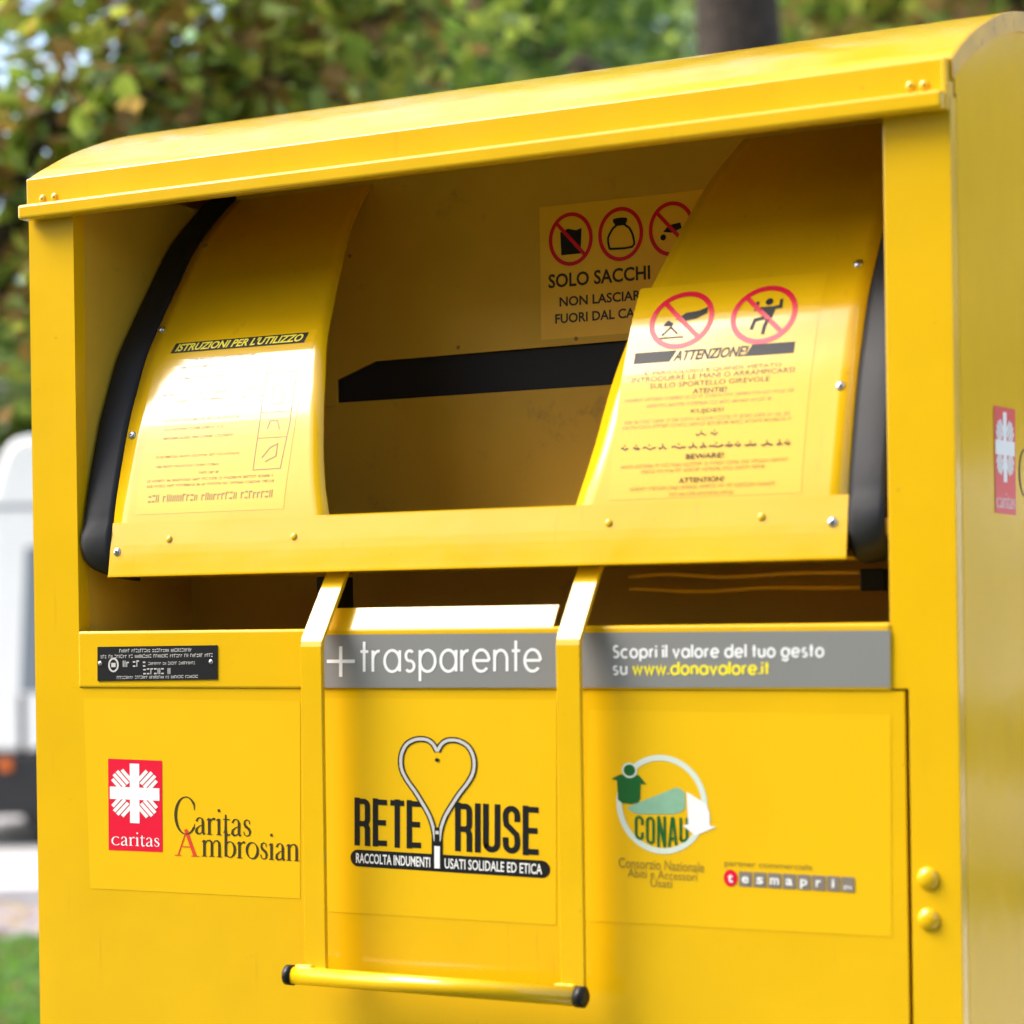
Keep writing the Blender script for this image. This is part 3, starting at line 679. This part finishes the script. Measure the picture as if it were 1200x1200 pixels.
for i, ch in enumerate('tesmapri'):
    u = (5.6 if i == 0 else 18.3+(i-1)*17.15+3.4)
    ww = {'m': 10.5, 'i': 3.2, 't': 6, 'r': 6}.get(ch, 8.4); uu = u if i == 0 else 18.3+(i-1)*17.15+7.6-ww/2
    lo, hi = (27.6, 17.6) if ch in 'ti' else (27.6, 19.4)
    if ch == 'p': lo = 30.2
    t.text(ch, uu, hi, uu+ww, lo, 0, 0.025)
t.text('SPA', 18.3+7*17.15+2.5, 24, 18.3+7*17.15+13, 29, 0, 0.01); t.done('lettering', tile)
t = Ink(fn, MGINK, 0.0007); t.text('partner commerciale', 1.5, 1.5, 104, 10.5); t.done('caption_lettering', tile)

# --- grey bands on the sill rail
yb = -0.0025
fn = face([(362, 744), (1043, 738.6), (1043, 805.2), (362, 805.8)], 681, 64, yb)
k = Ink(fn, MGREY, 0.0004); k.grid([(0, 0), (681, 0), (681, 64), (0, 64)], 1, 1); band = k.done('grey_band_sticker', B)
def gx(x): return x-362
def gy(y): return (y-742)*64/63.5
t = Ink(fn, MWHT, 0.0008); t.stroke([(gx(385), gy(774)), (gx(420), gy(774))], 4.2); t.stroke([(gx(402.5), gy(756)), (gx(402.5), gy(792.5))], 4.2)
geo_text(t, 'trasparente', gx(428), gx(646), gy(786.5), 25.5, 3.4); t.done('large_lettering', band)
t = Ink(fn, [MWHT, MYTX], 0.0008)
geo_text(t, 'Scopri il valore del tuo gesto', gx(732), gx(970), gy(771), 9.6, 2.7, 0, 0.46)
geo_text(t, 'su', gx(732), gx(747), gy(790.5), 9.6, 2.7, 0, 0.46); geo_text(t, 'www.donavalore.it', gx(755), gx(909), gy(790.5), 9.6, 2.9, 1, 0.42)
t.done('small_lettering', band)
# --- rating plate
fn = face([(115, 758), (255, 756), (255, 796), (115, 798)], 140, 40, yb)
bm = bmesh.new(); cs = [fn(u, v, 0.0015) for u, v in ((0, 0), (140, 0), (140, 40), (0, 40))]; cb = [fn(u, v, 0.0) for u, v in ((0, 0), (140, 0), (140, 40), (0, 40))]
A_ = [bm.verts.new(p) for p in cs]; B_ = [bm.verts.new(p) for p in cb]; bm.faces.new(A_[::-1])
for i in range(4): bm.faces.new([A_[i], A_[(i+1) % 4], B_[(i+1) % 4], B_[i]])
plate = part('rating_plate', bm, MPLATE)
rn = random.Random(3)
k = Ink(fn, MLG, 0.0019); k.blur(26, 3, 112, 7, rnd=rn); k.blur(4, 9.5, 137, 13.5, rnd=rn); k.blur(60, 18.5, 116, 22, rnd=rn); k.blur(23, 34.5, 118, 38, rnd=rn)
k.blur(30, 16.5, 57, 24, 0, cw=4.2, rnd=rn); k.blur(54, 26, 86, 33, 0, cw=4.2, rnd=rn); k.ring(19, 21.5, 5.2, 7.5, 2, 0, 24); k.rect(16.5, 19, 21.5, 24)
k.done('plate_lettering', plate)
for u in (3.2, 133):
    bm = bmesh.new(); dome(bm, fn(u, 19.5, 0.0015), 0.0032, (0, -1, 0), 0.5, 12); part('plate_rivet', bm, MZINC, plate)

# --- warning sticker on the right curved panel
fd = lambda u, v, off: drum(u, v, off)
k = Ink(fd, MFILM2, 0.0003); k.grid([(0.212, 1.885), (0.447, 1.885), (0.447, 1.628), (0.212, 1.628)], 4, 26); ws = k.done('warning_sticker', B)
s = Ink(fd, [MRED, MBLK], 0.00055, 0.006)
# reaching hand symbol
cx, cz = 0.2765, 1.8395
s.poly([(cx-0.008, cz+0.001), (cx+0.004, cz+0.0085), (cx+0.020, cz+0.010), (cx+0.031, cz+0.014), (cx+0.031, cz+0.006), (cx+0.019, cz+0.0005), (cx+0.006, cz-0.0015)], 1)
s.poly([(cx-0.023, cz-0.006), (cx-0.017, cz+0.001), (cx-0.009, cz-0.004), (cx-0.011, cz-0.007)], 1)
s.stroke([(cx-0.022, cz-0.018), (cx-0.012, cz-0.008), (cx-0.002, cz-0.017)], 0.0022, 1); s.stroke([(cx-0.025, cz-0.021), (cx+0.006, cz-0.021)], 0.002, 1)
# climbing figure symbol
cx2, cz2 = 0.3795, 1.838
s.ell(cx2+0.004, cz2+0.0155, 0.0048, 0.0042, 1, 16)
s.poly([(cx2-0.006, cz2+0.0095), (cx2+0.014, cz2+0.0095), (cx2+0.011, cz2-0.004), (cx2+0.003, cz2-0.008), (cx2-0.001, cz2-0.002)], 1)
s.stroke([(cx2-0.004, cz2+0.008), (cx2-0.011, cz2+0.007), (cx2-0.010, cz2+0.0165)], 0.004, 1); s.stroke([(cx2+0.012, cz2+0.008), (cx2+0.019, cz2+0.008), (cx2+0.0185, cz2+0.0175)], 0.004, 1)
s.stroke([(cx2+0.001, cz2-0.004), (cx2-0.010, cz2-0.006), (cx2-0.013, cz2-0.017)], 0.0042, 1); s.stroke([(cx2+0.006, cz2-0.006), (cx2+0.003, cz2-0.014), (cx2+0.002, cz2-0.024)], 0.0042, 1)
for a, c in ((cx, cz), (cx2, cz2)):
    s.ring(a, c, 0.0375, 0.0325, 0.0062, 0, 56); s.stroke([(a-0.025, c+0.0225), (a+0.025, c-0.0225)], 0.0055, 0)
s.done('prohibition_symbols', ws)
h = Ink(fd, MBLK, 0.00055)
h.grid([(0.224, 1.8025), (0.277, 1.8025), (0.270, 1.789), (0.224, 1.789)], 1, 6); h.grid([(0.371, 1.8025), (0.423, 1.8025), (0.423, 1.789), (0.364, 1.789)], 1, 6)
h.text('ATTENZIONE!', 0.274, 1.8020, 0.367, 1.789, 0, 0.03, 0.3)
h.done('header_lettering', ws)
t = Ink(fd, [MINK, MGINK], 0.00055)
def zx(X, Y): p = onD((720+X*0.2333, 320+Y*0.2333)); return p.x, p.z
def dline(body, Xa, Xb, Y, hpx, mi=0, bold=0.0):
    xa, z_ = zx(Xa, Y); xb, z2 = zx(Xb, Y-0.05*(Xb-Xa)); zm = zx((Xa+Xb)/2, Y-0.02*(Xb-Xa))[1]; hh = hpx*0.2333*0.00107/2
    if body: t.text(body, xa, zm+hh, xb, zm-hh, mi, bold)
    else: t.blur(xa, zm+hh, xb, zm-hh, mi, cw=0.0026, rnd=rn)
dline("E' PERICOLOSO E QUINDI VIETATO", 155, 840, 497, 20); dline('INTRODURRE LE MANI O ARRAMPICARSI', 90, 905, 529, 23); dline('SULLO SPORTELLO GIREVOLE', 180, 780, 562, 23)
dline('ATENTIE!', 395, 565, 592, 24, 0, 0.01); dline('', 55, 905, 632, 15, 1); dline('', 165, 790, 662, 15, 1)
dline('KUJDES!', 385, 550, 696, 24, 0, 0.01); dline('', 55, 880, 745, 16, 1); dline('', 45, 895, 772, 16, 1)
for Xa, Xb, Y in ((410, 520, 810), (35, 885, 885)):
    X_ = Xa
    while X_ < Xb-18:
        L_ = rn.uniform(25, 75); e_ = min(X_+L_, Xb); P_ = []
        for i in range(9):
            u_ = i/8; P_.append(zx(X_+(e_-X_)*u_, Y-(X_-Xa)*0.035+6*math.sin(u_*7+L_)*(1 if i % 3 else -0.6)))
        t.stroke(P_, 0.0016, 0); a_, b2 = zx((X_+e_)/2, Y-16-(X_-Xa)*0.035); t.ell(a_, b2, 0.001, 0.001, 0, 8); X_ = e_+rn.uniform(8, 26)
dline('BEWARE!', 360, 550, 922, 24, 0, 0.01); dline('', 35, 870, 972, 15, 1); dline('', 135, 760, 996, 15, 1)
dline('ATTENTION!', 325, 550, 1042, 24, 0, 0.01); dline('', 80, 810, 1085, 15, 1); dline('', 275, 600, 1112, 15, 1)
t.done('small_lettering', ws)
# --- instruction sticker on the left curved panel
k = Ink(fd, MFILM2, 0.0003); k.grid([(-0.468, 1.868), (-0.238, 1.868), (-0.238, 1.634), (-0.468, 1.634)], 4, 26); ins = k.done('instruction_sticker', B)
h = Ink(fd, MBLK, 0.0007); h.grid([(-0.460, 1.8645), (-0.250, 1.8645), (-0.2525, 1.8505), (-0.4635, 1.8505)], 6, 6); hb = h.done('header_bar', ins); h = Ink(fd, MYTX, 0.0013)
h.text("ISTRUZIONI PER L'UTILIZZO", -0.4565, 1.8628, -0.256, 1.8522, 0, 0.03, 0.3); h.done('header_lettering', ins)
t = Ink(fd, [MGINK, MLG, MPAPER], 0.0007, 0.008)  # ink kept pale, standing in for glare over the print
def ux(X, Y): p = onD((140+X*0.2083, 370+Y*0.2083)); return p.x, p.z
def uline(Xa, Xb, Y, hpx=14, mi=0, cw=0.003):
    xa, _ = ux(Xa, Y); xb, _ = ux(Xb, Y); zm = ux((Xa+Xb)/2, Y)[1]; hh = hpx*0.2083*0.0011/2
    t.blur(xa, zm+hh, xb, zm-hh, mi, cw=cw, rnd=rn)
for a in ((400, 770, 232), (350, 570, 285), (330, 800, 338), (250, 790, 430), (300, 800, 466), (250, 680, 580), (250, 590, 632), (250, 650, 680), (210, 680, 785), (210, 560, 842), (450, 560, 880), (160, 870, 915), (160, 870, 945)): uline(*a)
uline(165, 865, 1015, 42, 0, 0.0062)
def loop(pts, w, mi=0): t.stroke([ux(*p) for p in pts], w, mi)
loop([(830, 320), (1000, 312), (960, 600), (905, 858), (752, 868), (790, 600), (830, 320)], 0.0012)
loop([(800, 545), (965, 535)], 0.001); loop([(775, 690), (940, 680)], 0.001)
loop([(860, 470), (870, 400), (910, 380), (930, 430), (915, 490), (860, 500)], 0.0016); loop([(830, 640), (850, 590), (890, 590), (900, 640)], 0.0016); loop([(800, 800), (850, 740), (890, 720), (880, 790), (820, 820)], 0.0018)
t.done('small_lettering', ins)
# --- sign on the back plate
fb = lambda u, v, off: Vector((u, 0.30-off, v))
k = Ink(fb, MSIGN, 0.0004); k.grid([(-0.017, 2.034), (0.245, 2.034), (0.245, 1.859), (-0.017, 1.859)], 1, 1); bs = k.done('sack_sign', B)
s = Ink(fb, [MRED, MBLK], 0.0007)
def sack(cx, cz, fill):
    out = [(-0.016, -0.018), (-0.018, -0.004), (-0.011, 0.008), (-0.006, 0.012), (-0.009, 0.019), (0.008, 0.019), (0.006, 0.012), (0.013, 0.006), (0.018, -0.006), (0.016, -0.018)]
    if fill: s.poly([(cx-0.014, cz-0.02), (cx+0.014, cz-0.02), (cx+0.016, cz+0.013), (cx+0.008, cz+0.011), (cx-0.004, cz+0.014), (cx-0.015, cz+0.010)], 1)
    else:
        s.stroke([(cx+a, cz+b) for a, b in catmull(out+[out[0]], 3)], 0.0028, 1); s.poly([(cx-0.009, cz+0.019), (cx+0.008, cz+0.019), (cx+0.005, cz+0.011), (cx-0.005, cz+0.011)], 1)
for i, xx in enumerate((0.0285, 0.1005, 0.1725)):
    if i < 2: sack(xx, 1.988, i == 0)
    else: s.poly([(xx-0.012, 1.985), (xx-0.004, 1.993), (xx+0.012, 1.995), (xx+0.014, 1.988), (xx, 1.983)], 1); s.ell(xx-0.012, 1.978, 0.004, 0.004, 1, 12)
    s.ring(xx, 1.988, 0.0295, 0.0325, 0.0052, 0, 48)
    if i != 1: s.stroke([(xx-0.021, 1.988+0.023), (xx+0.021, 1.988-0.023)], 0.005, 0)
s.done('sack_symbols', bs)
t = Ink(fb, MINK, 0.0007)
for body, qa, qb, hp in (('SOLO SACCHI', (643, 330), (762, 317), 0.0185), ('NON LASCIARE', (656, 354), (758, 342.5), 0.0128), ('FUORI DAL CASSONETTO', (651, 374), (0, 0), 0.0128)):
    a_ = onY(qa, 0.30); xb = onY(qb, 0.30).x if qb[0] else 0.205
    t.text(body, a_.x, a_.z+hp/2, xb, a_.z-hp/2, 0, 0.022)
t.done('lettering', bs)

# ================================================================== trees, van, grass
def leafmats(pre, cols):
    out = []
    for i, c in enumerate(cols):
        m = bpy.data.materials.new(pre); m.use_nodes = True; n = m.node_tree.nodes; l = m.node_tree.links
        b = n['Principled BSDF']; b.inputs['Base Color'].default_value = (*c, 1); b.inputs['Roughness'].default_value = 0.45
        tr = n.new('ShaderNodeBsdfTranslucent'); tr.inputs[0].default_value = (min(1, c[0]*1.6), min(1, c[1]*1.7), c[2]*0.9, 1)
        mx = n.new('ShaderNodeMixShader'); mx.inputs[0].default_value = 0.55
        l.new(b.outputs[0], mx.inputs[1]); l.new(tr.outputs[0], mx.inputs[2]); l.new(mx.outputs[0], n['Material Output'].inputs[0]); out.append(m)
    return out
LM_GREEN = leafmats('green_leaf', [(0.148, 0.244, 0.067), (0.222, 0.325, 0.083), (0.353, 0.412, 0.125), (0.079, 0.138, 0.042)])
LM_AUT = leafmats('autumn_leaf', [(0.221, 0.300, 0.078), (0.432, 0.448, 0.113), (0.404, 0.245, 0.109), (0.264, 0.152, 0.089), (0.329, 0.408, 0.106), (0.121, 0.176, 0.049)])
LM_TEAL = leafmats('blue_green_leaf', [(0.152, 0.240, 0.152), (0.265, 0.367, 0.258), (0.098, 0.166, 0.098), (0.383, 0.463, 0.338)])
LM_FAR = leafmats('far_leaf', [(0.143, 0.215, 0.079), (0.223, 0.288, 0.102), (0.094, 0.143, 0.058), (0.307, 0.293, 0.107)])
MBARK = mat('bark', (0.05, 0.034, 0.025), 0.9, var=0.4, vscale=14, bump=0.9, bscale=30, bdist=0.03)
def leaves(name, clumps, n, size, mats, parent, rnd, spread=0.3):
    """clumps: (centre, radius, weight); many leaf blades bunched round twig ends"""
    V, Fc, MI = [], [], []; tw = []
    for c, r, wt in clumps:
        for _ in range(max(1, int(wt))):
            d = Vector((rnd.gauss(0, 1), rnd.gauss(0, 1), rnd.gauss(0, 1))).normalized()*(rnd.random()**0.45)
            tw.append((Vector(c)+Vector((d.x*r[0], d.y*r[1], d.z*r[2])), rnd.choice(range(len(mats)))))
    for _ in range(n):
        c, mb = rnd.choice(tw)
        p = c+Vector((rnd.gauss(0, spread), rnd.gauss(0, spread), rnd.gauss(0, spread*0.7)))
        a = Vector((rnd.gauss(0, 1), rnd.gauss(0, 1), rnd.gauss(-0.5, 0.6))).normalized(); b = a.cross(Vector((rnd.gauss(0, .6), rnd.gauss(0, .6), 1))).normalized(); up = a.cross(b)
        s = size*rnd.uniform(0.55, 1.3); fold = rnd.uniform(-0.05, 0.3)*s; i = len(V)
        V += [p, p+a*s*0.35+b*s*0.42+up*fold, p+a*s*0.75+b*s*0.30+up*fold, p+a*s*1.1, p+a*s*0.75-b*s*0.30+up*fold, p+a*s*0.35-b*s*0.42+up*fold, p+a*s*0.5]
        Fc += [(i, i+1, i+2, i+6), (i+6, i+2, i+3), (i, i+6, i+4, i+5), (i+6, i+3, i+4)]
        m = mb if rnd.random() < 0.6 else rnd.randrange(len(mats)); MI += [m]*4
    me = bpy.data.meshes.new(name); me.from_pydata(V, [], Fc); me.polygons.foreach_set('material_index', MI)
    for m in mats: me.materials.append(m)
    o = bpy.data.objects.new(name, me); COL.objects.link(o); o.parent = parent; return o
def tree(name, label, base, r, h, clumps, n, size, mats, seed, group='trees behind the container', lean=(0, 0), spread=0.28):
    rnd = random.Random(seed); base = Vector(base); base.z = -0.02
    t = thing(name, label, 'tree', base, group)
    bm = bmesh.new(); k = 14; pts = [Vector((lean[0]*(i/k)**1.4+rnd.gauss(0, .02), lean[1]*(i/k)**1.4+rnd.gauss(0, .02), h*i/k)) for i in range(k+1)]
    tube(bm, pts, [r*(1.35 if i == 0 else 1.08 if i == 1 else 1-0.72*i/k) for i in range(k+1)], 16)
    for c, rr, wt in clumps:
        zt = min(max(c[2]-rr[2]*0.6-0.8, h*0.3), h*0.97); i = int(zt/h*k); a = pts[i]; e = Vector(c)
        m1 = a.lerp(e, 0.5)+Vector((rnd.gauss(0, .1), rnd.gauss(0, .1), 0.25))
        P = [a, a.lerp(m1, 0.5)+Vector((0, 0, .08)), m1, m1.lerp(e, 0.6), e]
        tube(bm, P, [r*0.38, r*0.3, r*0.22, r*0.14, r*0.05], 8)
        for _ in range(5):
            d = Vector((rnd.gauss(0, 1)*rr[0], rnd.gauss(0, 1)*rr[1], rnd.gauss(0, .8)*rr[2]))*0.7
            tube(bm, [m1.lerp(e, rnd.random()), e.lerp(e+d, 0.5)+Vector((0, 0, .1)), e+d], [r*0.11, r*0.07, r*0.02], 6)
    link('trunk', bm, MBARK, t)
    leaves('crown', clumps, n, size, mats, t, rnd, spread)
    return t
def G(px, Z): p = at((px, 700), Z); return Vector((p.x, p.y, 0))
# clump positions are offsets from the trunk base; c(px, py, Z) places one behind a pixel
def cl(base, px, py, Z, r, wt):
    p = at((px, py), Z); return ((p.x-base.x, p.y-base.y, p.z), r, wt)
b = G(868, 8.8)
tree('plane_tree', 'thick dark trunk rising behind the roof of the yellow container', b, 0.25, 8.5,
     [cl(b, 600, 30, 10.6, (.8, .8, .5), 24), cl(b, 740, -330, 10, (1.2, 1.2, .5), 30), cl(b, 980, -380, 10, (1.4, 1.4, .6), 36), ((0, 0, 6.5), (2.6, 2.6, 1.4), 60), ((0, 0, 8.2), (1.8, 1.8, .9), 34)], 9500, 0.10, LM_GREEN, 11)
b = G(-160, 7.6)
tree('autumn_tree', 'nearest tree with rust and green leaves hanging over the left of the container', b, 0.15, 6.5,
     [cl(b, 60, 120, 7.2, (.55, .5, .35), 26), cl(b, 250, 60, 7.4, (.55, .5, .40), 34), cl(b, 190, 150, 7.8, (.4, .4, .25), 18), cl(b, -20, 260, 7.6, (.4, .4, .45), 24), cl(b, 420, 20, 7.6, (.5, .5, .3), 24), cl(b, 100, -120, 7.4, (1.0, 1, .4), 30), ((0, 0, 5), (1.6, 1.6, 1), 40)], 5200, 0.088, LM_AUT, 5, spread=0.17)
b = G(520, 12.5)
tree('blue_green_tree', 'blue-green leafed tree in the middle behind the container roof', b, 0.14, 7.5,
     [cl(b, 470, 90, 12, (1.0, .9, .7), 40), cl(b, 640, 120, 12.6, (.9, .9, .6), 30), cl(b, 330, 130, 12.4, (.8, .8, .7), 30), cl(b, 560, -40, 12, (1.3, 1.2, .6), 40), ((0, 0, 6.6), (2.0, 2.0, 1.3), 50)], 6000, 0.12, LM_TEAL, 8)
b = G(1260, 13.5)
tree('autumn_tree', 'tree with sparse dark branches at the right above the container roof', b, 0.17, 8,
     [cl(b, 1010, 20, 13, (.8, .8, .5), 22), cl(b, 1180, -60, 13.4, (1.1, 1, .5), 24), cl(b, 1100, -150, 13, (1.3, 1.2, .6), 30), ((0, 0, 7.2), (2.0, 2.0, 1.2), 40)], 5000, 0.12, LM_AUT, 21)
FARL = ['tall dark green tree across the road, leftmost of the far row', 'dark green tree across the road behind the white van', 'broad dark green tree across the road behind the middle of the container', 'dense dark tree across the road behind the thick trunk', 'dark tree across the road at the right end of the far row']
for i, (px, Z, h) in enumerate(((-140, 25, 5.6), (150, 27, 6.2), (420, 25, 9.5), (760, 27, 10.5), (1120, 25, 10.0))):
    b = G(px, Z); rr = random.Random(60+i)
    cs = [((rr.gauss(0, 1.2), rr.gauss(0, 1.0), h*rr.uniform(0.36, 0.92)), (1.7, 1.6, 1.1), 26) for _ in range(9)]+[((0, 0, h*0.3), (2.2, 1.6, 1.4), 40)]
    tree('broadleaf_tree', FARL[i], b, 0.22, h*0.8, cs, 5600, 0.24, LM_FAR, 70+i, 'far row of trees across the road', spread=0.35)
# hedge closing the view under the far crowns
b = G(-200, 23.6); hedge = thing('hedge', 'long dark green hedge running behind the far kerb of the road', 'hedge', b)
leaves('foliage', [(tuple((at((x, 700), 23.6)-b).to_2d())+(1.1,), (1.2, .6, 1.0), 26) for x in range(-300, 1500, 90)], 14000, 0.15, LM_FAR, hedge, random.Random(4), 0.22)

# unseen houses, added to block low sky light and colour the reflections
MSTONE = mat('brown_render', (0.17, 0.135, 0.10), 0.9, var=0.2, vscale=0.8)
MSTONE2 = mat('grey_render', (0.22, 0.20, 0.17), 0.9, var=0.2, vscale=0.8)
MWIN = mat('dark_window', (0.03, 0.035, 0.04), 0.15)
MTILE = mat('roof_tiles', (0.20, 0.09, 0.06), 0.8, var=0.2, vscale=3)
def house(lab, x0, x1, y, h, m, rows, n, grp='added houses behind the viewer'):
    t = thing('added_building', lab, 'building', ((x0+x1)/2, y, 0), grp); hw = (x1-x0)/2
    bm = bmesh.new(); box(bm, -hw, hw, -9, 0, -0.05, h); link('wall', bm, m, t)
    bm = bmesh.new(); prism(bm, [(-9.4, h+0.01), (0.4, h+0.01), (-4.5, h+1.6)], 'x', -hw-0.2, hw+0.2); link('roof', bm, MTILE, t)
    pz = h/rows; dx = 2*hw/n
    for r_ in range(rows):
        for c_ in range(n):
            bm = bmesh.new(); cx_ = -hw+dx*(c_+0.5); box(bm, cx_-0.55, cx_+0.55, 0.003, 0.05, pz*r_+0.9, pz*r_+2.4, 0.01); link('window', bm, MWIN, t)
    return t
house('unseen tall brown house added behind the viewer to block low sky light', -2.5, 9.0, -12.5, 15.0, MSTONE, 5, 6)  # out of view, added to keep low sky light out of the niche
MSTONE3 = mat('ochre_render', (0.62, 0.44, 0.20), 0.9, var=0.1, vscale=0.8)
hs = house('unseen long ochre house added far to the right for its warm reflection', -11, 11, 0, 10.0, MSTONE3, 3, 8, 'added house across the road')  # out of view, added to warm what the side panel reflects
hs.location = frameG(24.5, 26); hs.rotation_euler = (0, 0, TH+math.pi)
house('unseen low grey house added left of the tall one to block low sky light', -19.0, -2.7, -13.2, 6.4, MSTONE2, 1, 7)  # out of view, its height set to hide low sky from the lip
# --- white van parked on the road, only its nose shows left of the container
MVW = mat('white_van_paint', (0.95, 0.94, 0.91), 0.3, coat=0.3, var=0.03, vscale=2)
MVB = mat('black_van_plastic', (0.02, 0.02, 0.022), 0.55, var=0.2, vscale=8)
MGL = mat('grey_van_glass', (0.24, 0.27, 0.30), 0.08)
MTY = mat('tyre_rubber', (0.015, 0.015, 0.016), 0.8)
MRIM = mat('grey_rim', (0.35, 0.35, 0.36), 0.4, metal=0.6)
MORG = mat('orange_lens', (0.75, 0.16, 0.02), 0.25)
vo = frameG((2-600)/FPX*14.6, 14.6); vo.z = 0
van = thing('delivery_van', 'white van on the road left of the container, orange lamp on its black sill', 'van', vo)
van.rotation_euler = (0, 0, TH)                                 # local +x runs along the road, +y away from the camera
def vpart(n, bm, m, par=None, sm=False): return link(n, bm, m, par or van, sm)
bm = bmesh.new()
prism(bm, [(-0.62, 0.62), (5.0, 0.62), (5.0, 2.55), (4.9, 2.68), (0.16, 2.72), (0.06, 2.68), (0.0, 2.58), (-0.08, 2.3), (-0.50, 1.35), (-0.62, 1.15)], 'y', 0.0, 1.95, 0.05)
vb = vpart('body', bm, MVW)
bm = bmesh.new(); prism(bm, [(0.115, 1.02), (0.95, 1.02), (0.95, 1.98), (0.165, 1.98)], 'y', -0.012, -0.002, 0.0); vpart('side_window', bm, MGL)
bm = bmesh.new(); prism(bm, [(-0.105, 2.28), (-0.515, 1.38), (-0.50, 1.37), (-0.09, 2.27)], 'y', 0.12, 1.83); vpart('windscreen', bm, MGL)
bm = bmesh.new(); box(bm, -0.58, -0.40, -0.006, 0.0, 0.86, 1.04, 0.002); vpart('headlight', bm, MGL)
bm = bmesh.new(); box(bm, -0.3, 4.95, -0.006, -0.001, 2.235, 2.262); vpart('gutter_line', bm, MGL)
bm = bmesh.new(); box(bm, -0.66, 5.02, -0.02, 1.97, 0.20, 0.615, 0.03); vpart('lower_sill', bm, MVB)
bm = bmesh.new(); box(bm, -0.02, 0.06, -0.04, -0.019, 0.50, 0.58, 0.008); vpart('marker_lamp', bm, MORG)
bm = bmesh.new(); box(bm, 0.105, 0.14, -0.008, 0.0, 0.62, 1.0); vpart('door_seam', bm, MVB)
for x in (0.42, 3.9):
    for y in (0.0, 1.75):
        wh = bpy.data.objects.new('wheel', None); COL.objects.link(wh); wh.parent = van; wh.location = (x, y+0.1, 0.36)
        bm = bmesh.new(); tube(bm, [(0, -.11, 0), (0, -.09, 0), (0, .09, 0), (0, .11, 0)], [0.31, 0.35, 0.35, 0.31], 28); link('tyre', bm, MTY, wh)
        bm = bmesh.new(); tube(bm, [(0, -.118, 0), (0, .118, 0)], 0.22, 24); link('rim', bm, MRIM, wh)

def copy_tree(o, parent=None):
    c = o.copy(); COL.objects.link(c); c.parent = parent
    for ch in list(o.children): copy_tree(ch, c)
    return c
van2 = copy_tree(van); v2 = frameG(11.5, 15.2); van2.location = (v2.x, v2.y, 0); van2['label'] = 'second white van farther along the road, in front of the ochre house'
van['group'] = van2['group'] = 'white vans on the road'
# --- grass and fallen leaves
def blades(n, xr, zr, h, seed, avoid=True):
    rnd = random.Random(seed); V, Fc, MI = [], [], []
    for _ in range(n):
        xc = rnd.uniform(*xr); Z = rnd.uniform(*zr); p = frameG(xc, Z)
        if (-0.63 < p.x < 0.63 and -0.02 < p.y < 1.18) or (p.x > 0.93 and -1.0 < p.y < 7.4): continue
        a = rnd.random()*6.28; hh = h*rnd.uniform(.5, 1.3); d = Vector((math.cos(a), math.sin(a), 0)); s = Vector((-d.y, d.x, 0))*0.006*rnd.uniform(.7, 1.6); i = len(V)
        V += [p-s, p+s, p+d*hh*0.2+s*0.7+Vector((0, 0, hh*0.6)), p+d*hh*0.2-s*0.7+Vector((0, 0, hh*0.6)), p+d*hh*0.55+Vector((0, 0, hh))]
        Fc += [(i, i+1, i+2, i+3), (i+3, i+2, i+4)]; m = rnd.randrange(3); MI += [m, m]
    return V, Fc, MI
gm = leafmats('grass_blade', [(0.08, 0.20, 0.03), (0.13, 0.27, 0.05), (0.17, 0.25, 0.06)])
V, Fc, MI = [], [], []
for a in ((16000, (-3.2, 3.2), (3.2, 10.1), 0.07, 1), (16000, (-2.6, -1.4), (7.4, 10.1), 0.07, 2), (6000, (-2, 3), (0.6, 3.2), 0.07, 3)):
    v, f, m = blades(*a); k0 = len(V); V += v; Fc += [tuple(i+k0 for i in q_) for q_ in f]; MI += m
me = bpy.data.meshes.new('grass'); me.from_pydata(V, [], Fc); me.polygons.foreach_set('material_index', MI)
for m in gm: me.materials.append(m)
go = bpy.data.objects.new('grass', me); COL.objects.link(go)
tag(go, 'short green grass growing on the lawn round the container', 'grass', kind='stuff')
lm = leafmats('fallen_leaf', [(0.42, 0.26, 0.15), (0.30, 0.15, 0.07), (0.48, 0.36, 0.22)])
rnd = random.Random(12); V, Fc, MI = [], [], []
for _ in range(1500):
    p = frameG(rnd.uniform(-3.4, 3.2), rnd.uniform(1.0, 11.4)); p.z = 0.02+rnd.random()*0.04
    if -0.64 < p.x < 0.64 and -0.03 < p.y < 1.2: continue
    a = rnd.random()*6.28; s = rnd.uniform(.04, .085); i = len(V)
    for j in range(6):
        t_ = a+j*math.pi/3; q_ = s*(1 if j % 2 == 0 else 0.62); V.append(p+Vector((math.cos(t_)*q_, math.sin(t_)*q_*0.8, rnd.uniform(-.01, .02))))
    V.append(p+Vector((0, 0, .012)))
    for j in range(6): Fc.append((i+j, i+(j+1) % 6, i+6))
    MI += [rnd.randrange(3)]*6
me = bpy.data.meshes.new('fallen_leaves'); me.from_pydata(V, [], Fc); me.polygons.foreach_set('material_index', MI)
for m in lm: me.materials.append(m)
fo = bpy.data.objects.new('fallen_leaves', me); COL.objects.link(fo)
tag(fo, 'dry brown fallen leaves scattered on the grass', 'leaves', kind='stuff')
